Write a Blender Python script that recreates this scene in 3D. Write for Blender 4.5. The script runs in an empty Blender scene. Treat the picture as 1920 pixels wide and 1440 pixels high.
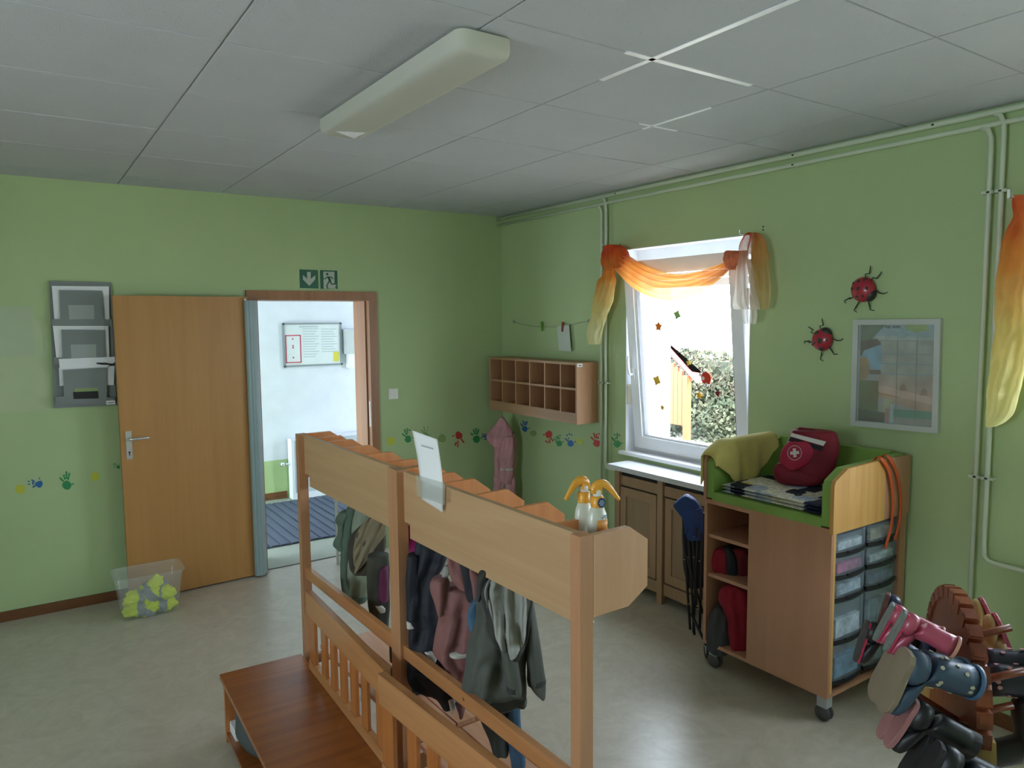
import bpy, bmesh, math, random
from mathutils import Vector, Matrix, noise
random.seed(7)
S = bpy.context.scene
COL = S.collection
R = random.Random(11)

# ---------------------------------------------------------------- camera
F, RX, RY, RZ = 1370.0, -.0884, -.0091, .5957
CAM = Vector((-3.5061, -5.3226, 1.8097))
fw = Vector((math.sin(RZ)*math.cos(RX), math.cos(RZ)*math.cos(RX), math.sin(RX)))
r0 = Vector((math.cos(RZ), -math.sin(RZ), 0)); u0 = r0.cross(fw)
rt = r0*math.cos(RY)+u0*math.sin(RY); up = -r0*math.sin(RY)+u0*math.cos(RY)
cd = bpy.data.cameras.new('camera'); cam = bpy.data.objects.new('camera', cd); COL.objects.link(cam)
cd.sensor_width = 36; cd.lens = F/1920*36; cd.clip_start = .02
m = Matrix((rt, up, -fw)).transposed().to_4x4(); m.translation = CAM; cam.matrix_world = m
S.camera = cam

# ---------------------------------------------------------------- world, sun, exposure
W = bpy.data.worlds.new('sky'); S.world = W; W.use_nodes = True
wn = W.node_tree.nodes; bg = wn['Background']
bg.inputs[0].default_value = (.74, .87, 1.0, 1); bg.inputs[1].default_value = 16.0
sd = bpy.data.lights.new('sun', 'SUN'); sd.energy = 22; sd.angle = .01; sd.color = (1, .93, .82)
so = bpy.data.objects.new('sun', sd); COL.objects.link(so)
so.rotation_euler = Vector((-.62, -.45, .8)).to_track_quat('Z', 'Y').to_euler()
vs = S.view_settings; vs.view_transform = 'Standard'; vs.look = 'None'; vs.exposure = 0.1; vs.gamma = 1; vs.use_curve_mapping = False
S.cycles.max_bounces = 10; S.cycles.diffuse_bounces = 7; S.cycles.transparent_max_bounces = 16
def portal(name, loc, rot, sx, sy):
    l = bpy.data.lights.new(name, 'AREA'); l.shape = 'RECTANGLE'; l.size = sx; l.size_y = sy; l.cycles.is_portal = True
    o = bpy.data.objects.new(name, l); COL.objects.link(o); o.location = loc; o.rotation_euler = rot
# windows in the right wall (first one is in view), daylight portals in each opening
XLW = -6.3
WINS = [(-2.60, -1.565), (-5.20, -4.12), (-6.9, -5.85)]
for i, (a, b) in enumerate(WINS):
    portal('window_daylight', (.27, (a+b)/2, 1.58), (0, math.pi/2, 0), 1.4, b-a)
portal('added_left_daylight', (XLW-.27, -4.3, 1.55), (0, -math.pi/2, 0), 1.4, 1.5)  # portal of the added left window, lifts light on the window wall
portal('hall_daylight', (-3.62, 1.2, .80), (0, -math.pi/2, 0), 1.4, 1.7)

# ---------------------------------------------------------------- helpers
def ray(x, y): return rt*((x-960)/F)+up*((720-y)/F)+fw
def atp(x, y, P, n):
    d = ray(x, y); P = Vector(P); n = Vector(n); return CAM+d*((P-CAM).dot(n)/d.dot(n))
def at(x, y, ax, v):
    i = 'xyz'.index(ax); d = ray(x, y); return CAM+d*((v-CAM[i])/d[i])
def hexc(h): return tuple((int(h[i:i+2], 16)/255)**2.2 for i in (0, 2, 4))
MATS = {}
def mat(name, col, rough=.6, metal=0, var=0.0, vscale=6, bump=0.0, bscale=60, trans=0, coat=0, emit=None, alpha=1, sheen=0, spec=.5, translu=0, var2=None):
    if name in MATS: return MATS[name]
    if isinstance(col, str): col = hexc(col)
    m = bpy.data.materials.new(name); m.use_nodes = True; nt = m.node_tree; b = nt.nodes['Principled BSDF']
    L = nt.links.new
    b.inputs['Roughness'].default_value = rough; b.inputs['Metallic'].default_value = metal
    b.inputs['Transmission Weight'].default_value = trans; b.inputs['Coat Weight'].default_value = coat
    b.inputs['Sheen Weight'].default_value = sheen; b.inputs['Specular IOR Level'].default_value = spec
    b.inputs['Alpha'].default_value = alpha
    tc = nt.nodes.new('ShaderNodeTexCoord')
    n = nt.nodes.new('ShaderNodeTexNoise'); n.inputs['Scale'].default_value = vscale; n.inputs['Detail'].default_value = 5
    L(tc.outputs['Object'], n.inputs['Vector'])
    r = nt.nodes.new('ShaderNodeValToRGB'); r.color_ramp.elements[0].position = .32; r.color_ramp.elements[1].position = .68
    v = max(var, .03)
    c2 = var2 if var2 else tuple(min(1, c*(1+v)) for c in col); c1 = tuple(c*(1-v) for c in col)
    r.color_ramp.elements[0].color = (*c1, 1); r.color_ramp.elements[1].color = (*c2, 1)
    L(n.outputs['Fac'], r.inputs[0]); L(r.outputs[0], b.inputs['Base Color'])
    if bump:
        n2 = nt.nodes.new('ShaderNodeTexNoise'); n2.inputs['Scale'].default_value = bscale; n2.inputs['Detail'].default_value = 4
        L(tc.outputs['Object'], n2.inputs['Vector'])
        bp = nt.nodes.new('ShaderNodeBump'); bp.inputs['Strength'].default_value = bump; bp.inputs['Distance'].default_value = .01
        L(n2.outputs['Fac'], bp.inputs['Height']); L(bp.outputs[0], b.inputs['Normal'])
    MATS[name] = m; return m
def wood(name, c1, c2, axis='z', rough=.45, scale=1.0, coat=.1, bump=.08):
    if name in MATS: return MATS[name]
    m = bpy.data.materials.new(name); m.use_nodes = True; nt = m.node_tree; b = nt.nodes['Principled BSDF']; L = nt.links.new
    tc = nt.nodes.new('ShaderNodeTexCoord'); mp = nt.nodes.new('ShaderNodeMapping')
    s = {'x': (1.2, 22, 22), 'y': (22, 1.2, 22), 'z': (22, 22, 1.2)}[axis]
    mp.inputs['Scale'].default_value = tuple(k*scale for k in s)
    L(tc.outputs['Object'], mp.inputs['Vector'])
    n = nt.nodes.new('ShaderNodeTexNoise'); n.inputs['Scale'].default_value = 1.5; n.inputs['Detail'].default_value = 7; n.inputs['Roughness'].default_value = .65; n.inputs['Distortion'].default_value = .6
    L(mp.outputs[0], n.inputs['Vector'])
    r = nt.nodes.new('ShaderNodeValToRGB'); r.color_ramp.elements[0].position = .3; r.color_ramp.elements[1].position = .7
    if isinstance(c1, str): c1 = hexc(c1)
    if isinstance(c2, str): c2 = hexc(c2)
    r.color_ramp.elements[0].color = (*c1, 1); r.color_ramp.elements[1].color = (*c2, 1)
    L(n.outputs['Fac'], r.inputs[0]); L(r.outputs[0], b.inputs['Base Color'])
    b.inputs['Roughness'].default_value = rough; b.inputs['Coat Weight'].default_value = coat; b.inputs['Coat Roughness'].default_value = .25
    bp = nt.nodes.new('ShaderNodeBump'); bp.inputs['Strength'].default_value = bump; bp.inputs['Distance'].default_value = .004
    L(n.outputs['Fac'], bp.inputs['Height']); L(bp.outputs[0], b.inputs['Normal'])
    MATS[name] = m; return m
def sheer(name, stops, opac=.6):   # thin voile dyed in bands by height; lets light through
    m = bpy.data.materials.new(name); m.use_nodes = True; nt = m.node_tree; L = nt.links.new
    for nd in list(nt.nodes):
        if nd.type == 'BSDF_PRINCIPLED': nt.nodes.remove(nd)
    out = [n for n in nt.nodes if n.type == 'OUTPUT_MATERIAL'][0]
    tc = nt.nodes.new('ShaderNodeTexCoord'); sp = nt.nodes.new('ShaderNodeSeparateXYZ'); L(tc.outputs['Object'], sp.inputs[0])
    nz = nt.nodes.new('ShaderNodeTexNoise'); nz.inputs['Scale'].default_value = 7; L(tc.outputs['Object'], nz.inputs['Vector'])
    ad = nt.nodes.new('ShaderNodeMath'); ad.operation = 'MULTIPLY_ADD'; ad.inputs[1].default_value = .25; L(nz.outputs['Fac'], ad.inputs[0])
    L(sp.outputs['Z'], ad.inputs[2])
    mr = nt.nodes.new('ShaderNodeMapRange'); mr.inputs['From Min'].default_value = stops[0]+.12; mr.inputs['From Max'].default_value = stops[1]+.12
    L(ad.outputs[0], mr.inputs['Value'])
    r = nt.nodes.new('ShaderNodeValToRGB'); cr = r.color_ramp
    cols = stops[2]
    cr.elements[0].color = (*hexc(cols[0][1]), 1); cr.elements[0].position = cols[0][0]
    cr.elements[1].color = (*hexc(cols[-1][1]), 1); cr.elements[1].position = cols[-1][0]
    for p_, c_ in cols[1:-1]:
        e = cr.elements.new(p_); e.color = (*hexc(c_), 1)
    L(mr.outputs[0], r.inputs[0])
    df = nt.nodes.new('ShaderNodeBsdfDiffuse'); tl = nt.nodes.new('ShaderNodeBsdfTranslucent'); tr = nt.nodes.new('ShaderNodeBsdfTransparent')
    L(r.outputs[0], df.inputs[0]); L(r.outputs[0], tl.inputs[0])
    a = nt.nodes.new('ShaderNodeMixShader'); a.inputs[0].default_value = .45; L(df.outputs[0], a.inputs[1]); L(tl.outputs[0], a.inputs[2])
    c = nt.nodes.new('ShaderNodeMixShader'); c.inputs[0].default_value = opac; L(tr.outputs[0], c.inputs[1]); L(a.outputs[0], c.inputs[2])
    L(c.outputs[0], out.inputs[0]); MATS[name] = m; return m
def clear(name, tint=(1, 1, 1), body=.12, gloss=.06, col=(.9, .93, .95)):   # clear or milky plastic and glass
    m = bpy.data.materials.new(name); m.use_nodes = True; nt = m.node_tree; L = nt.links.new
    for nd in list(nt.nodes):
        if nd.type == 'BSDF_PRINCIPLED': nt.nodes.remove(nd)
    out = [n for n in nt.nodes if n.type == 'OUTPUT_MATERIAL'][0]
    tr = nt.nodes.new('ShaderNodeBsdfTransparent'); tr.inputs[0].default_value = (*tint, 1)
    df = nt.nodes.new('ShaderNodeBsdfDiffuse'); df.inputs[0].default_value = (*col, 1)
    gl = nt.nodes.new('ShaderNodeBsdfGlossy'); gl.inputs['Roughness'].default_value = .08
    a = nt.nodes.new('ShaderNodeMixShader'); a.inputs[0].default_value = body; L(tr.outputs[0], a.inputs[1]); L(df.outputs[0], a.inputs[2])
    c = nt.nodes.new('ShaderNodeMixShader'); c.inputs[0].default_value = gloss; L(a.outputs[0], c.inputs[1]); L(gl.outputs[0], c.inputs[2])
    L(c.outputs[0], out.inputs[0]); MATS[name] = m; return m

def link(name, me, mt, parent=None):
    o = bpy.data.objects.new(name, me); COL.objects.link(o)
    if parent is not None: o.parent = parent
    for q in (mt if isinstance(mt, (list, tuple)) else [mt]): me.materials.append(q)
    return o
def obj(name, bm, mt, parent=None, smooth=False, bevel=0, seg=2):
    if bevel:
        bmesh.ops.bevel(bm, geom=[e for e in bm.edges if len(e.link_faces) == 2 and e.calc_face_angle(0) > .5], offset=bevel, segments=seg, profile=.6, affect='EDGES', clamp_overlap=True)
    bmesh.ops.recalc_face_normals(bm, faces=bm.faces)
    me = bpy.data.meshes.new(name); bm.to_mesh(me); bm.free()
    if smooth:
        for f in me.polygons: f.use_smooth = True
    return link(name, me, mt, parent)
def tag(o, label=None, cat=None, group=None, kind=None):
    if label: o['label'] = label
    if cat: o['category'] = cat
    if group: o['group'] = group
    if kind: o['kind'] = kind
    return o
def thing(name, label, cat, loc=(0, 0, 0), rz=0, group=None):
    o = bpy.data.objects.new(name, None); COL.objects.link(o); o.empty_display_size = .1
    o.location = loc; o.rotation_euler = (0, 0, rz); return tag(o, label, cat, group)
def box(bm, x0, x1, y0, y1, z0, z1, M=None):
    vs_ = [bm.verts.new(Vector(p) if M is None else M @ Vector(p)) for p in
           ((x0, y0, z0), (x1, y0, z0), (x1, y1, z0), (x0, y1, z0), (x0, y0, z1), (x1, y0, z1), (x1, y1, z1), (x0, y1, z1))]
    for f in ((0, 3, 2, 1), (4, 5, 6, 7), (0, 1, 5, 4), (1, 2, 6, 5), (2, 3, 7, 6), (3, 0, 4, 7)): bm.faces.new([vs_[i] for i in f])
def bx(name, dims, mt, parent=None, bevel=.002, M=None, smooth=False):
    bm = bmesh.new(); box(bm, *dims, M=M); return obj(name, bm, mt, parent, smooth, bevel)
def prism(bm, pts, axis, a, b, M=None):   # 2D polygon extruded along axis; pts are the other two coords in xyz order
    def P(p, t):
        v = {'x': (t, p[0], p[1]), 'y': (p[0], t, p[1]), 'z': (p[0], p[1], t)}[axis]
        return Vector(v) if M is None else M @ Vector(v)
    A = [bm.verts.new(P(p, a)) for p in pts]; B = [bm.verts.new(P(p, b)) for p in pts]
    bm.faces.new(A); bm.faces.new(B[::-1]); n = len(pts)
    for i in range(n): bm.faces.new((A[i], B[i], B[(i+1) % n], A[(i+1) % n]))
def tube(bm, path, r, n=10, cap=True):
    path = [Vector(p) for p in path]; rings = []; prev = None
    rs = r if isinstance(r, (list, tuple)) else [r]*len(path)
    for i, p in enumerate(path):
        t = (path[min(i+1, len(path)-1)]-path[max(i-1, 0)]).normalized()
        if prev is None:
            a = t.cross(Vector((0, 0, 1)));  a = a if a.length > .1 else t.cross(Vector((1, 0, 0)))
        else: a = prev-t*prev.dot(t)
        a.normalize(); prev = a; b = t.cross(a)
        rings.append([bm.verts.new(p+(a*math.cos(k*2*math.pi/n)+b*math.sin(k*2*math.pi/n))*rs[i]) for k in range(n)])
    for A, B in zip(rings, rings[1:]):
        for k in range(n): bm.faces.new((A[k], A[(k+1) % n], B[(k+1) % n], B[k]))
    if cap: bm.faces.new(rings[0][::-1]); bm.faces.new(rings[-1])
def lathe(bm, prof, c=(0, 0, 0), n=20, sx=1, sy=1, M=None):
    rings = []
    for r, z in prof:
        ring = []
        for k in range(n):
            v = Vector((c[0]+r*sx*math.cos(2*math.pi*k/n), c[1]+r*sy*math.sin(2*math.pi*k/n), c[2]+z))
            ring.append(bm.verts.new(v if M is None else M @ v))
        rings.append(ring)
    for A, B in zip(rings, rings[1:]):
        for k in range(n): bm.faces.new((A[k], A[(k+1) % n], B[(k+1) % n], B[k]))
    bm.faces.new(rings[0][::-1]); bm.faces.new(rings[-1])
def arc(c, r, a0, a1, n, plane='yz', fix=0):
    out = []
    for i in range(n+1):
        a = a0+(a1-a0)*i/n; p, q = c[0]+r*math.cos(a), c[1]+r*math.sin(a)
        out.append({'yz': (fix, p, q), 'xz': (p, fix, q), 'xy': (p, q, fix)}[plane])
    return out
def ipol(rows, k):   # smooth interpolation of tuples; k steps per span
    out = []; n = len(rows)
    for i in range(n-1):
        p0, p1, p2, p3 = rows[max(i-1, 0)], rows[i], rows[i+1], rows[min(i+2, n-1)]
        for s in range(k):
            t = s/k
            out.append(tuple(.5*((2*b)+(-a+c)*t+(2*a-5*b+4*c-d)*t*t+(-a+3*b-3*c+d)*t**3) for a, b, c, d in zip(p0, p1, p2, p3)))
    out.append(tuple(rows[-1])); return out
def drape(bm, rows, P, n, thick=.035, fold=.007, k=7, seed=0, steps=7, nseg=48, off=0, mi=0):
    """hanging cloth body: rows = (pixel y, left x, right x [, thickness scale]) measured on the vertical plane through P with normal n"""
    rows = [tuple(r)+(1,)*(4-len(r)) for r in rows]; rows = ipol(rows, steps); n = Vector(n).normalized(); P = Vector(P)+n*off
    rg = random.Random(seed); ph = [rg.uniform(0, 6.28) for _ in range(6)]; rings = []
    for i, (y, xl, xr, ts) in enumerate(rows):
        A = atp(xl, y, P, n); B = atp(xr, y, P, n); c = (A+B)/2; h = (B-A)/2; tt = thick*ts; ring = []
        z = c.z; g = min(1, i/4+.15)
        for j in range(nseg):
            th = 2*math.pi*j/nseg; ct, st = math.cos(th), math.sin(th)
            u = ct*h.length
            fl = math.sin(u*k*12+ph[0]+z*9+math.sin(z*14+ph[1]))*.6+math.sin(u*k*21+ph[2]-z*13)*.4+1.0*noise.noise(Vector((u*13+seed*3.1, z*9, seed)))+.7*noise.noise(Vector((u*34+seed, z*26, seed)))
            q = c+h*ct*(1+.03*math.sin(z*40+ph[3])) + n*(tt*math.copysign(abs(st)**.7, st)+fold*fl*g*(1 if st >= 0 else -.6)*min(1, abs(st)*2.2))
            ring.append(bm.verts.new(q))
        rings.append(ring)
    for A, B in zip(rings, rings[1:]):
        for j in range(nseg):
            f = bm.faces.new((A[j], A[(j+1) % nseg], B[(j+1) % nseg], B[j])); f.material_index = mi
    for q, rev in ((rings[0], 1), (rings[-1], 0)):
        f = bm.faces.new(q[::-1] if rev else q); f.material_index = mi
def cloth(name, rows, P, n, mt, parent=None, thick=.035, fold=.007, k=7, seed=0, off=0):
    bm = bmesh.new(); drape(bm, rows, P, n, thick, fold, k, seed, off=off); return obj(name, bm, mt, parent, True)
def sheet(name, rows, P, n, mt, parent=None, fold=.02, k=5, seed=0, ns=40, steps=6, solid=0):
    """open pleated sheet"""
    rows = ipol([tuple(r)+(1,)*(4-len(r)) for r in rows], steps); n = Vector(n).normalized(); rg = random.Random(seed); ph = [rg.uniform(0, 6.28) for _ in range(4)]
    bm = bmesh.new(); R_ = []
    for i, (y, xl, xr, fs) in enumerate(rows):
        A = atp(xl, y, P, n); B = atp(xr, y, P, n); row = []
        for j in range(ns+1):
            s = j/ns; q = A.lerp(B, s)
            d = fold*fs*(math.sin(s*k*6.28+ph[0]+.9*math.sin(i*.11))*.6+.4*math.sin(s*k*12+ph[1]+i*.07)+.5*noise.noise(Vector((s*4, i*.12, seed))))
            row.append(bm.verts.new(q+n*d))
        R_.append(row)
    for a, b in zip(R_, R_[1:]):
        for j in range(ns): bm.faces.new((a[j], a[j+1], b[j+1], b[j]))
    return obj(name, bm, mt, parent, True)
def flat(bm, pts, t, ax='y', d=-1, M=None):   # thin slab from polygon given as 3D points lying in a plane; thickness t along axis
    v = Vector((0, 0, 0)); v['xyz'.index(ax)] = t*d
    A = [bm.verts.new(Vector(p)) for p in pts]; B = [bm.verts.new(Vector(p)+v) for p in pts]
    bm.faces.new(A); bm.faces.new(B[::-1]); n = len(pts)
    for i in range(n): bm.faces.new((A[i], B[i], B[(i+1) % n], A[(i+1) % n]))

# ---------------------------------------------------------------- materials
M_green = mat('green_wall_paint', (.405, .515, .265), .75, var=.04, vscale=1.2, bump=.12, bscale=160)
M_greenp = mat('pale_green_paint', (.42, .50, .33), .75, bump=.1, bscale=160)
M_white = mat('white_wall_paint', (.74, .74, .84), .8, bump=.08, bscale=120)
M_reveal = mat('white_reveal', (.86, .87, .90), .6)
M_pvc = mat('white_pvc', (.86, .87, .90), .3)
M_pipe = mat('painted_pipe', (.55, .62, .47), .4)
M_wdoor = wood('door_veneer', 'a87844', 'b5844d', 'z', .42, .35, .08, .01)
M_frame = wood('door_frame_wood', '8d5f3e', 'a17250', 'z', .45, .5, .1, .02)
M_base = wood('baseboard_wood', '5e3a22', '754a2c', 'x', .5)
M_beech = wood('beech', 'b88a66', 'c49872', 'z', .42, .6, .1, .02)
M_beechy = wood('beech_long', 'b08b66', 'bc9873', 'y', .42, .6, .1, .02)
M_beechr = wood('beech_red', 'a87755', 'b98764', 'z', .4, .7, .15, .03)
M_divider = wood('lit_orange_divider', 'c87c46', 'da9458', 'z', .35, .7, .2, .02)  # beech made brighter orange: window light put into the divider colour
M_pine = wood('varnished_bench_pine', '7a4018', '9c5a26', 'x', .30, .8, .35, .05)
M_pinez = wood('varnished_slat_pine', '9a5a30', 'bb7844', 'z', .32, .8, .3, .05)
M_piney = wood('varnished_rail_pine', 'a66f44', 'be875a', 'y', .32, .8, .3, .05)
M_plank = wood('pale_bench_plank', 'b88468', 'd0a288', 'y', .28, .7, .3, .03)
M_shelf = wood('cubby_beech', 'a87a58', 'b98c68', 'z', .5, .6, .05, .02)
M_cab = wood('brown_cabinet_wood', '967656', 'a68565', 'z', .5, .6, .05, .03)
M_cabx = wood('cabinet_panel_wood', '8a7054', '997d60', 'z', .55, .5, .05, .02)
M_chg = wood('changing_table_beech', 'ad7d62', 'b98a6c', 'z', .4, .45, .15, .015)
M_chgl = wood('changing_table_side', 'c08a48', 'd6a564', 'z', .4, .6, .15, .02)
M_lime = mat('lime_vinyl', (.22, .37, .08), .35, var=.05)
M_counter = mat('grey_counter', (.62, .63, .65), .3, var=.06, vscale=30)
M_steel = mat('brushed_steel', (.55, .55, .56), .35, 1)
M_steelw = mat('light_steel', (.75, .75, .76), .3, .8)
M_black = mat('black_plastic', (.012, .012, .015), .5)
M_dark = mat('dark_gap', (.02, .02, .018), .8)
M_guard = mat('grey_hinge_guard', (.27, .36, .36), .35)
M_paper = mat('white_paper', (.78, .79, .80), .7)
M_red = mat('red_print', (.55, .03, .08), .6)
M_blackcloth = mat('black_cloth', (.018, .02, .026), .85, var=.2, bump=.2, bscale=200)
M_ceil = mat('ceiling_tile_face', (.50, .515, .555), .85, var=.02, vscale=2, bump=.35, bscale=180)
# specks of the mineral tiles
nt = M_ceil.node_tree; b_ = nt.nodes['Principled BSDF']; tc = [n for n in nt.nodes if n.type == 'TEX_COORD'][0]
vo = nt.nodes.new('ShaderNodeTexVoronoi'); vo.inputs['Scale'].default_value = 38; nt.links.new(tc.outputs['Object'], vo.inputs['Vector'])
ra = nt.nodes.new('ShaderNodeValToRGB'); ra.color_ramp.elements[0].position = .05; ra.color_ramp.elements[1].position = .10
ra.color_ramp.elements[0].color = (.62, .62, .60, 1); ra.color_ramp.elements[1].color = (1, 1, 1, 1)
nt.links.new(vo.outputs['Distance'], ra.inputs[0])
mx = nt.nodes.new('ShaderNodeMix'); mx.data_type = 'RGBA'; mx.blend_type = 'MULTIPLY'; mx.inputs[0].default_value = .8
cr = [n for n in nt.nodes if n.type == 'VALTORGB'][0]
nt.links.new(cr.outputs[0], mx.inputs[6]); nt.links.new(ra.outputs[0], mx.inputs[7]); nt.links.new(mx.outputs[2], b_.inputs['Base Color'])
M_rail = mat('ceiling_rail', (.36, .37, .37), .7); M_railw = mat('ceiling_rail_white', (.88, .88, .92), .35)
M_floor = mat('linoleum', (.48, .43, .345), .30, var=.08, vscale=7, var2=(.56, .51, .425), bump=.012, bscale=30)
nt = M_floor.node_tree; nn = [n for n in nt.nodes if n.type == 'TEX_NOISE'][0]; nn.inputs['Distortion'].default_value = 1.6; nn.inputs['Detail'].default_value = 9; nn.inputs['Roughness'].default_value = .7
M_hallfloor = mat('hall_vinyl', (.30, .33, .27), .45, var=.05)
M_glass = clear('window_glass', (1, 1, 1), .0, .05)
M_milky = clear('milky_plastic', (.97, .98, .98), .28, .06, (.75, .78, .80))
M_clearbin = clear('clear_bin_plastic', (.97, .98, .97), .10, .05)

# ================================================================= SETTING
H = 2.687
XL, YN = -6.3, -7.3        # far left wall, near wall (behind the camera)
floor = tag(bx('floor', (XL, .06, YN, 0.0, -.12, 0), M_floor, bevel=0), kind='structure')
tag(bx('trim_1', (-2.10, -1.21, -.0, .30, -.12, -.001), M_hallfloor, bevel=0), kind='structure')
tag(bx('trim_2', (-2.10, -1.22, -.012, .004, -.002, .004), mat('threshold_strip', (.06, .06, .055), .4), bevel=.001), kind='structure')
# door wall with opening -2.07..-1.235 x 0..1.975
bm = bmesh.new()
box(bm, XL, -2.10, 0, .30, 0, 3.0); box(bm, -1.205, .30, 0, .30, 0, 3.0); box(bm, -2.10, -1.205, 0, .30, 2.0, 3.0)
wall_back = tag(obj('wall_back', bm, M_green), kind='structure')
# window wall, openings cut by building round them
bm = bmesh.new(); z0, z1 = .86, 2.28
ys = [YN]
for a, b in sorted(WINS): ys += [a, b]
ys.append(0)
for i in range(0, len(ys), 2): box(bm, 0, .28, ys[i], ys[i+1], 0, 3.0)
for a, b in WINS: box(bm, 0, .28, a, b, 0, z0); box(bm, 0, .28, a, b, z1, 3.0)
wall_right = tag(obj('wall_right', bm, M_green), kind='structure')
bm = bmesh.new(); box(bm, XL-.25, XL, YN-.2, -5.05, 0, 3.0); box(bm, XL-.25, XL, -3.55, .3, 0, 3.0); box(bm, XL-.25, XL, -5.05, -3.55, 0, .85); box(bm, XL-.25, XL, -5.05, -3.55, 2.25, 3.0)  # opening added out of view so daylight reaches the window wall
tag(obj('wall_left', bm, M_green), kind='structure')
bm = bmesh.new(); ya, yb = YN-.2, YN
box(bm, XL, .28, ya, yb, 0, 3)
tag(obj('wall_front', bm, M_green), kind='structure')
# ceiling: slab, T-bar grid and every tile
ceiling = tag(bx('ceiling', (XL, 0.0, YN, 0.0, H+.014, H+.2), M_dark, bevel=0), kind='structure')
GX, GY, T = -2.9117, -.9678, .625
xs = [XL]+[GX+T*k for k in range(-5, 5) if GX+T*k > XL+.05]+[0]
yy = [0]+[GY+T-T*k for k in range(0, 12) if GY+T-T*k > YN+.02]+[YN]
cache = {}
for i in range(len(xs)-1):
    for j in range(len(yy)-1):
        w, h = xs[i+1]-xs[i], yy[j]-yy[j+1]; key = (round(w, 3), round(h, 3))
        if key not in cache:
            bm = bmesh.new(); box(bm, .0035, w-.0035, .0035, h-.0035, 0, .013)
            bmesh.ops.bevel(bm, geom=[e for e in bm.edges if all(v.co.z < .001 for v in e.verts)], offset=.0015, segments=1, affect='EDGES')
            me = bpy.data.meshes.new('ceiling_tile'); bm.to_mesh(me); bm.free(); me.materials.append(M_ceil); cache[key] = me
        o = bpy.data.objects.new('ceiling_tile', cache[key]); COL.objects.link(o); o.parent = ceiling
        o.location = (xs[i], yy[j+1], H+R.uniform(-.0006, .0006))
def rail_at(a, b, c, d, w=.0055, mt=None, dz=0):
    return bx('ceiling_rail', (a-w if a == c else a, c+w if a == c else c, b-w if b == d else b, d+w if b == d else d, H+.004+dz, H+.012), mt or M_rail, ceiling, bevel=0)
for x in xs[1:-1]: rail_at(x, YN, x, 0, .0025)
for y in yy[1:-1]: rail_at(XL, y, 0, y, .0025)
# white stretches of exposed rail around two crossings
X2, Y4, X3, Y3 = GX+2*T, GY-4*T, GX+3*T, GY-3*T
for q in ((X2, Y4-.62, X2, Y4+.26), (X2-.12, Y4, X2+.52, Y4)): rail_at(*q, w=.011, mt=M_railw, dz=-.007)
for q in ((X3, Y3-.34, X3, Y3+.06), (X3-.08, Y3, X3+.16, Y3)): rail_at(*q, w=.007, mt=M_railw, dz=-.007)
# baseboards
tag(bx('baseboard_back', (XL, -2.165, -.014, 0, 0, .062), M_base), kind='structure')
tag(bx('baseboard_right', (-.014, 0, YN, -.02, 0, .062), M_base), kind='structure')
# repainted squares on the wall
for a, b, e_ in (((-20, 575), (67, 668), .0010), ((-20, 600), (97, 770), .0004)):
    P0, P1 = at(a[0], a[1], 'y', 0), at(b[0], b[1], 'y', 0)
    bx('paint_patch', (P0.x, P1.x, -e_, .001, P1.z, P0.z), M_greenp if b[0] == 67 else mat('fresh_green_paint', (.435, .52, .30), .7, bump=.1, bscale=160), wall_back, bevel=0)

# ---- hall behind the door
HB = 2.12
tag(bx('trim_3', (-3.6, .9, .30, HB+.1, -.12, -.001), M_hallfloor, bevel=0), kind='structure')
hw = tag(bx('wall_north', (-3.6, .9, HB, HB+.15, 0, 2.6), M_white, bevel=0), kind='structure')
bx('green_dado', (-3.6, .9, HB-.003, HB, 0, .40), M_green, hw, bevel=0)
bx('skirting', (-3.6, -1.28, HB-.018, HB, 0, .07), M_base, hw)
tag(bx('wall_east', (.7, .9, .3, HB, 0, 2.6), M_white, bevel=0), kind='structure')
tag(bx('ceiling_corridor', (-3.6, .9, .30, HB+.15, 2.6, 2.7), M_white, bevel=0), kind='structure')
w3 = bpy.data.objects.new('window_4', None); COL.objects.link(w3); w3['kind'] = 'structure'; w3.location = (-3.6, 1.2, 0)
bx('frame', (-.05, .0, -.9, -.82, 0, 2.6), M_steelw, w3); bx('frame', (-.05, 0, .84, .92, 0, 2.6), M_steelw, w3)
bx('frame', (-.05, 0, -.82, .84, 1.5, 2.6), M_steelw, w3); bx('frame', (-.05, 0, -.82, .84, 0, .1), M_steelw, w3)
bx('pane', (-.03, -.025, -.82, .84, .1, 1.5), M_glass, w3, bevel=0)

# ---- door 1: frame + open leaf
d1 = bpy.data.objects.new('door_1', None); COL.objects.link(d1); d1['kind'] = 'structure'; d1.location = (-2.1, 0, 0)
def dbx(n, d, mt, bev=.002): return bx(n, (d[0]+2.1, d[1]+2.1, *d[2:]), mt, d1, bevel=bev)
dbx('architrave', (-2.152, -2.075, -.016, 0, 0, 2.03), M_frame); dbx('architrave', (-1.235, -1.168, -.016, 0, 0, 2.03), M_frame)
dbx('architrave', (-2.152, -1.168, -.0161, 0, 1.962, 2.03), M_frame)
dbx('jamb', (-2.10, -2.075, 0, .302, 0, 2.0), M_frame); dbx('jamb', (-1.235, -1.205, 0, .302, 0, 2.0), M_frame); dbx('jamb', (-2.10, -1.205, 0, .302, 1.962, 2.0), M_frame)
dbx('stop', (-1.247, -1.235, .045, .062, 0, 1.962), M_frame, .001); dbx('strike_plate', (-1.2365, -1.234, .006, .03, .98, 1.18), M_steel, .0005)
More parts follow.
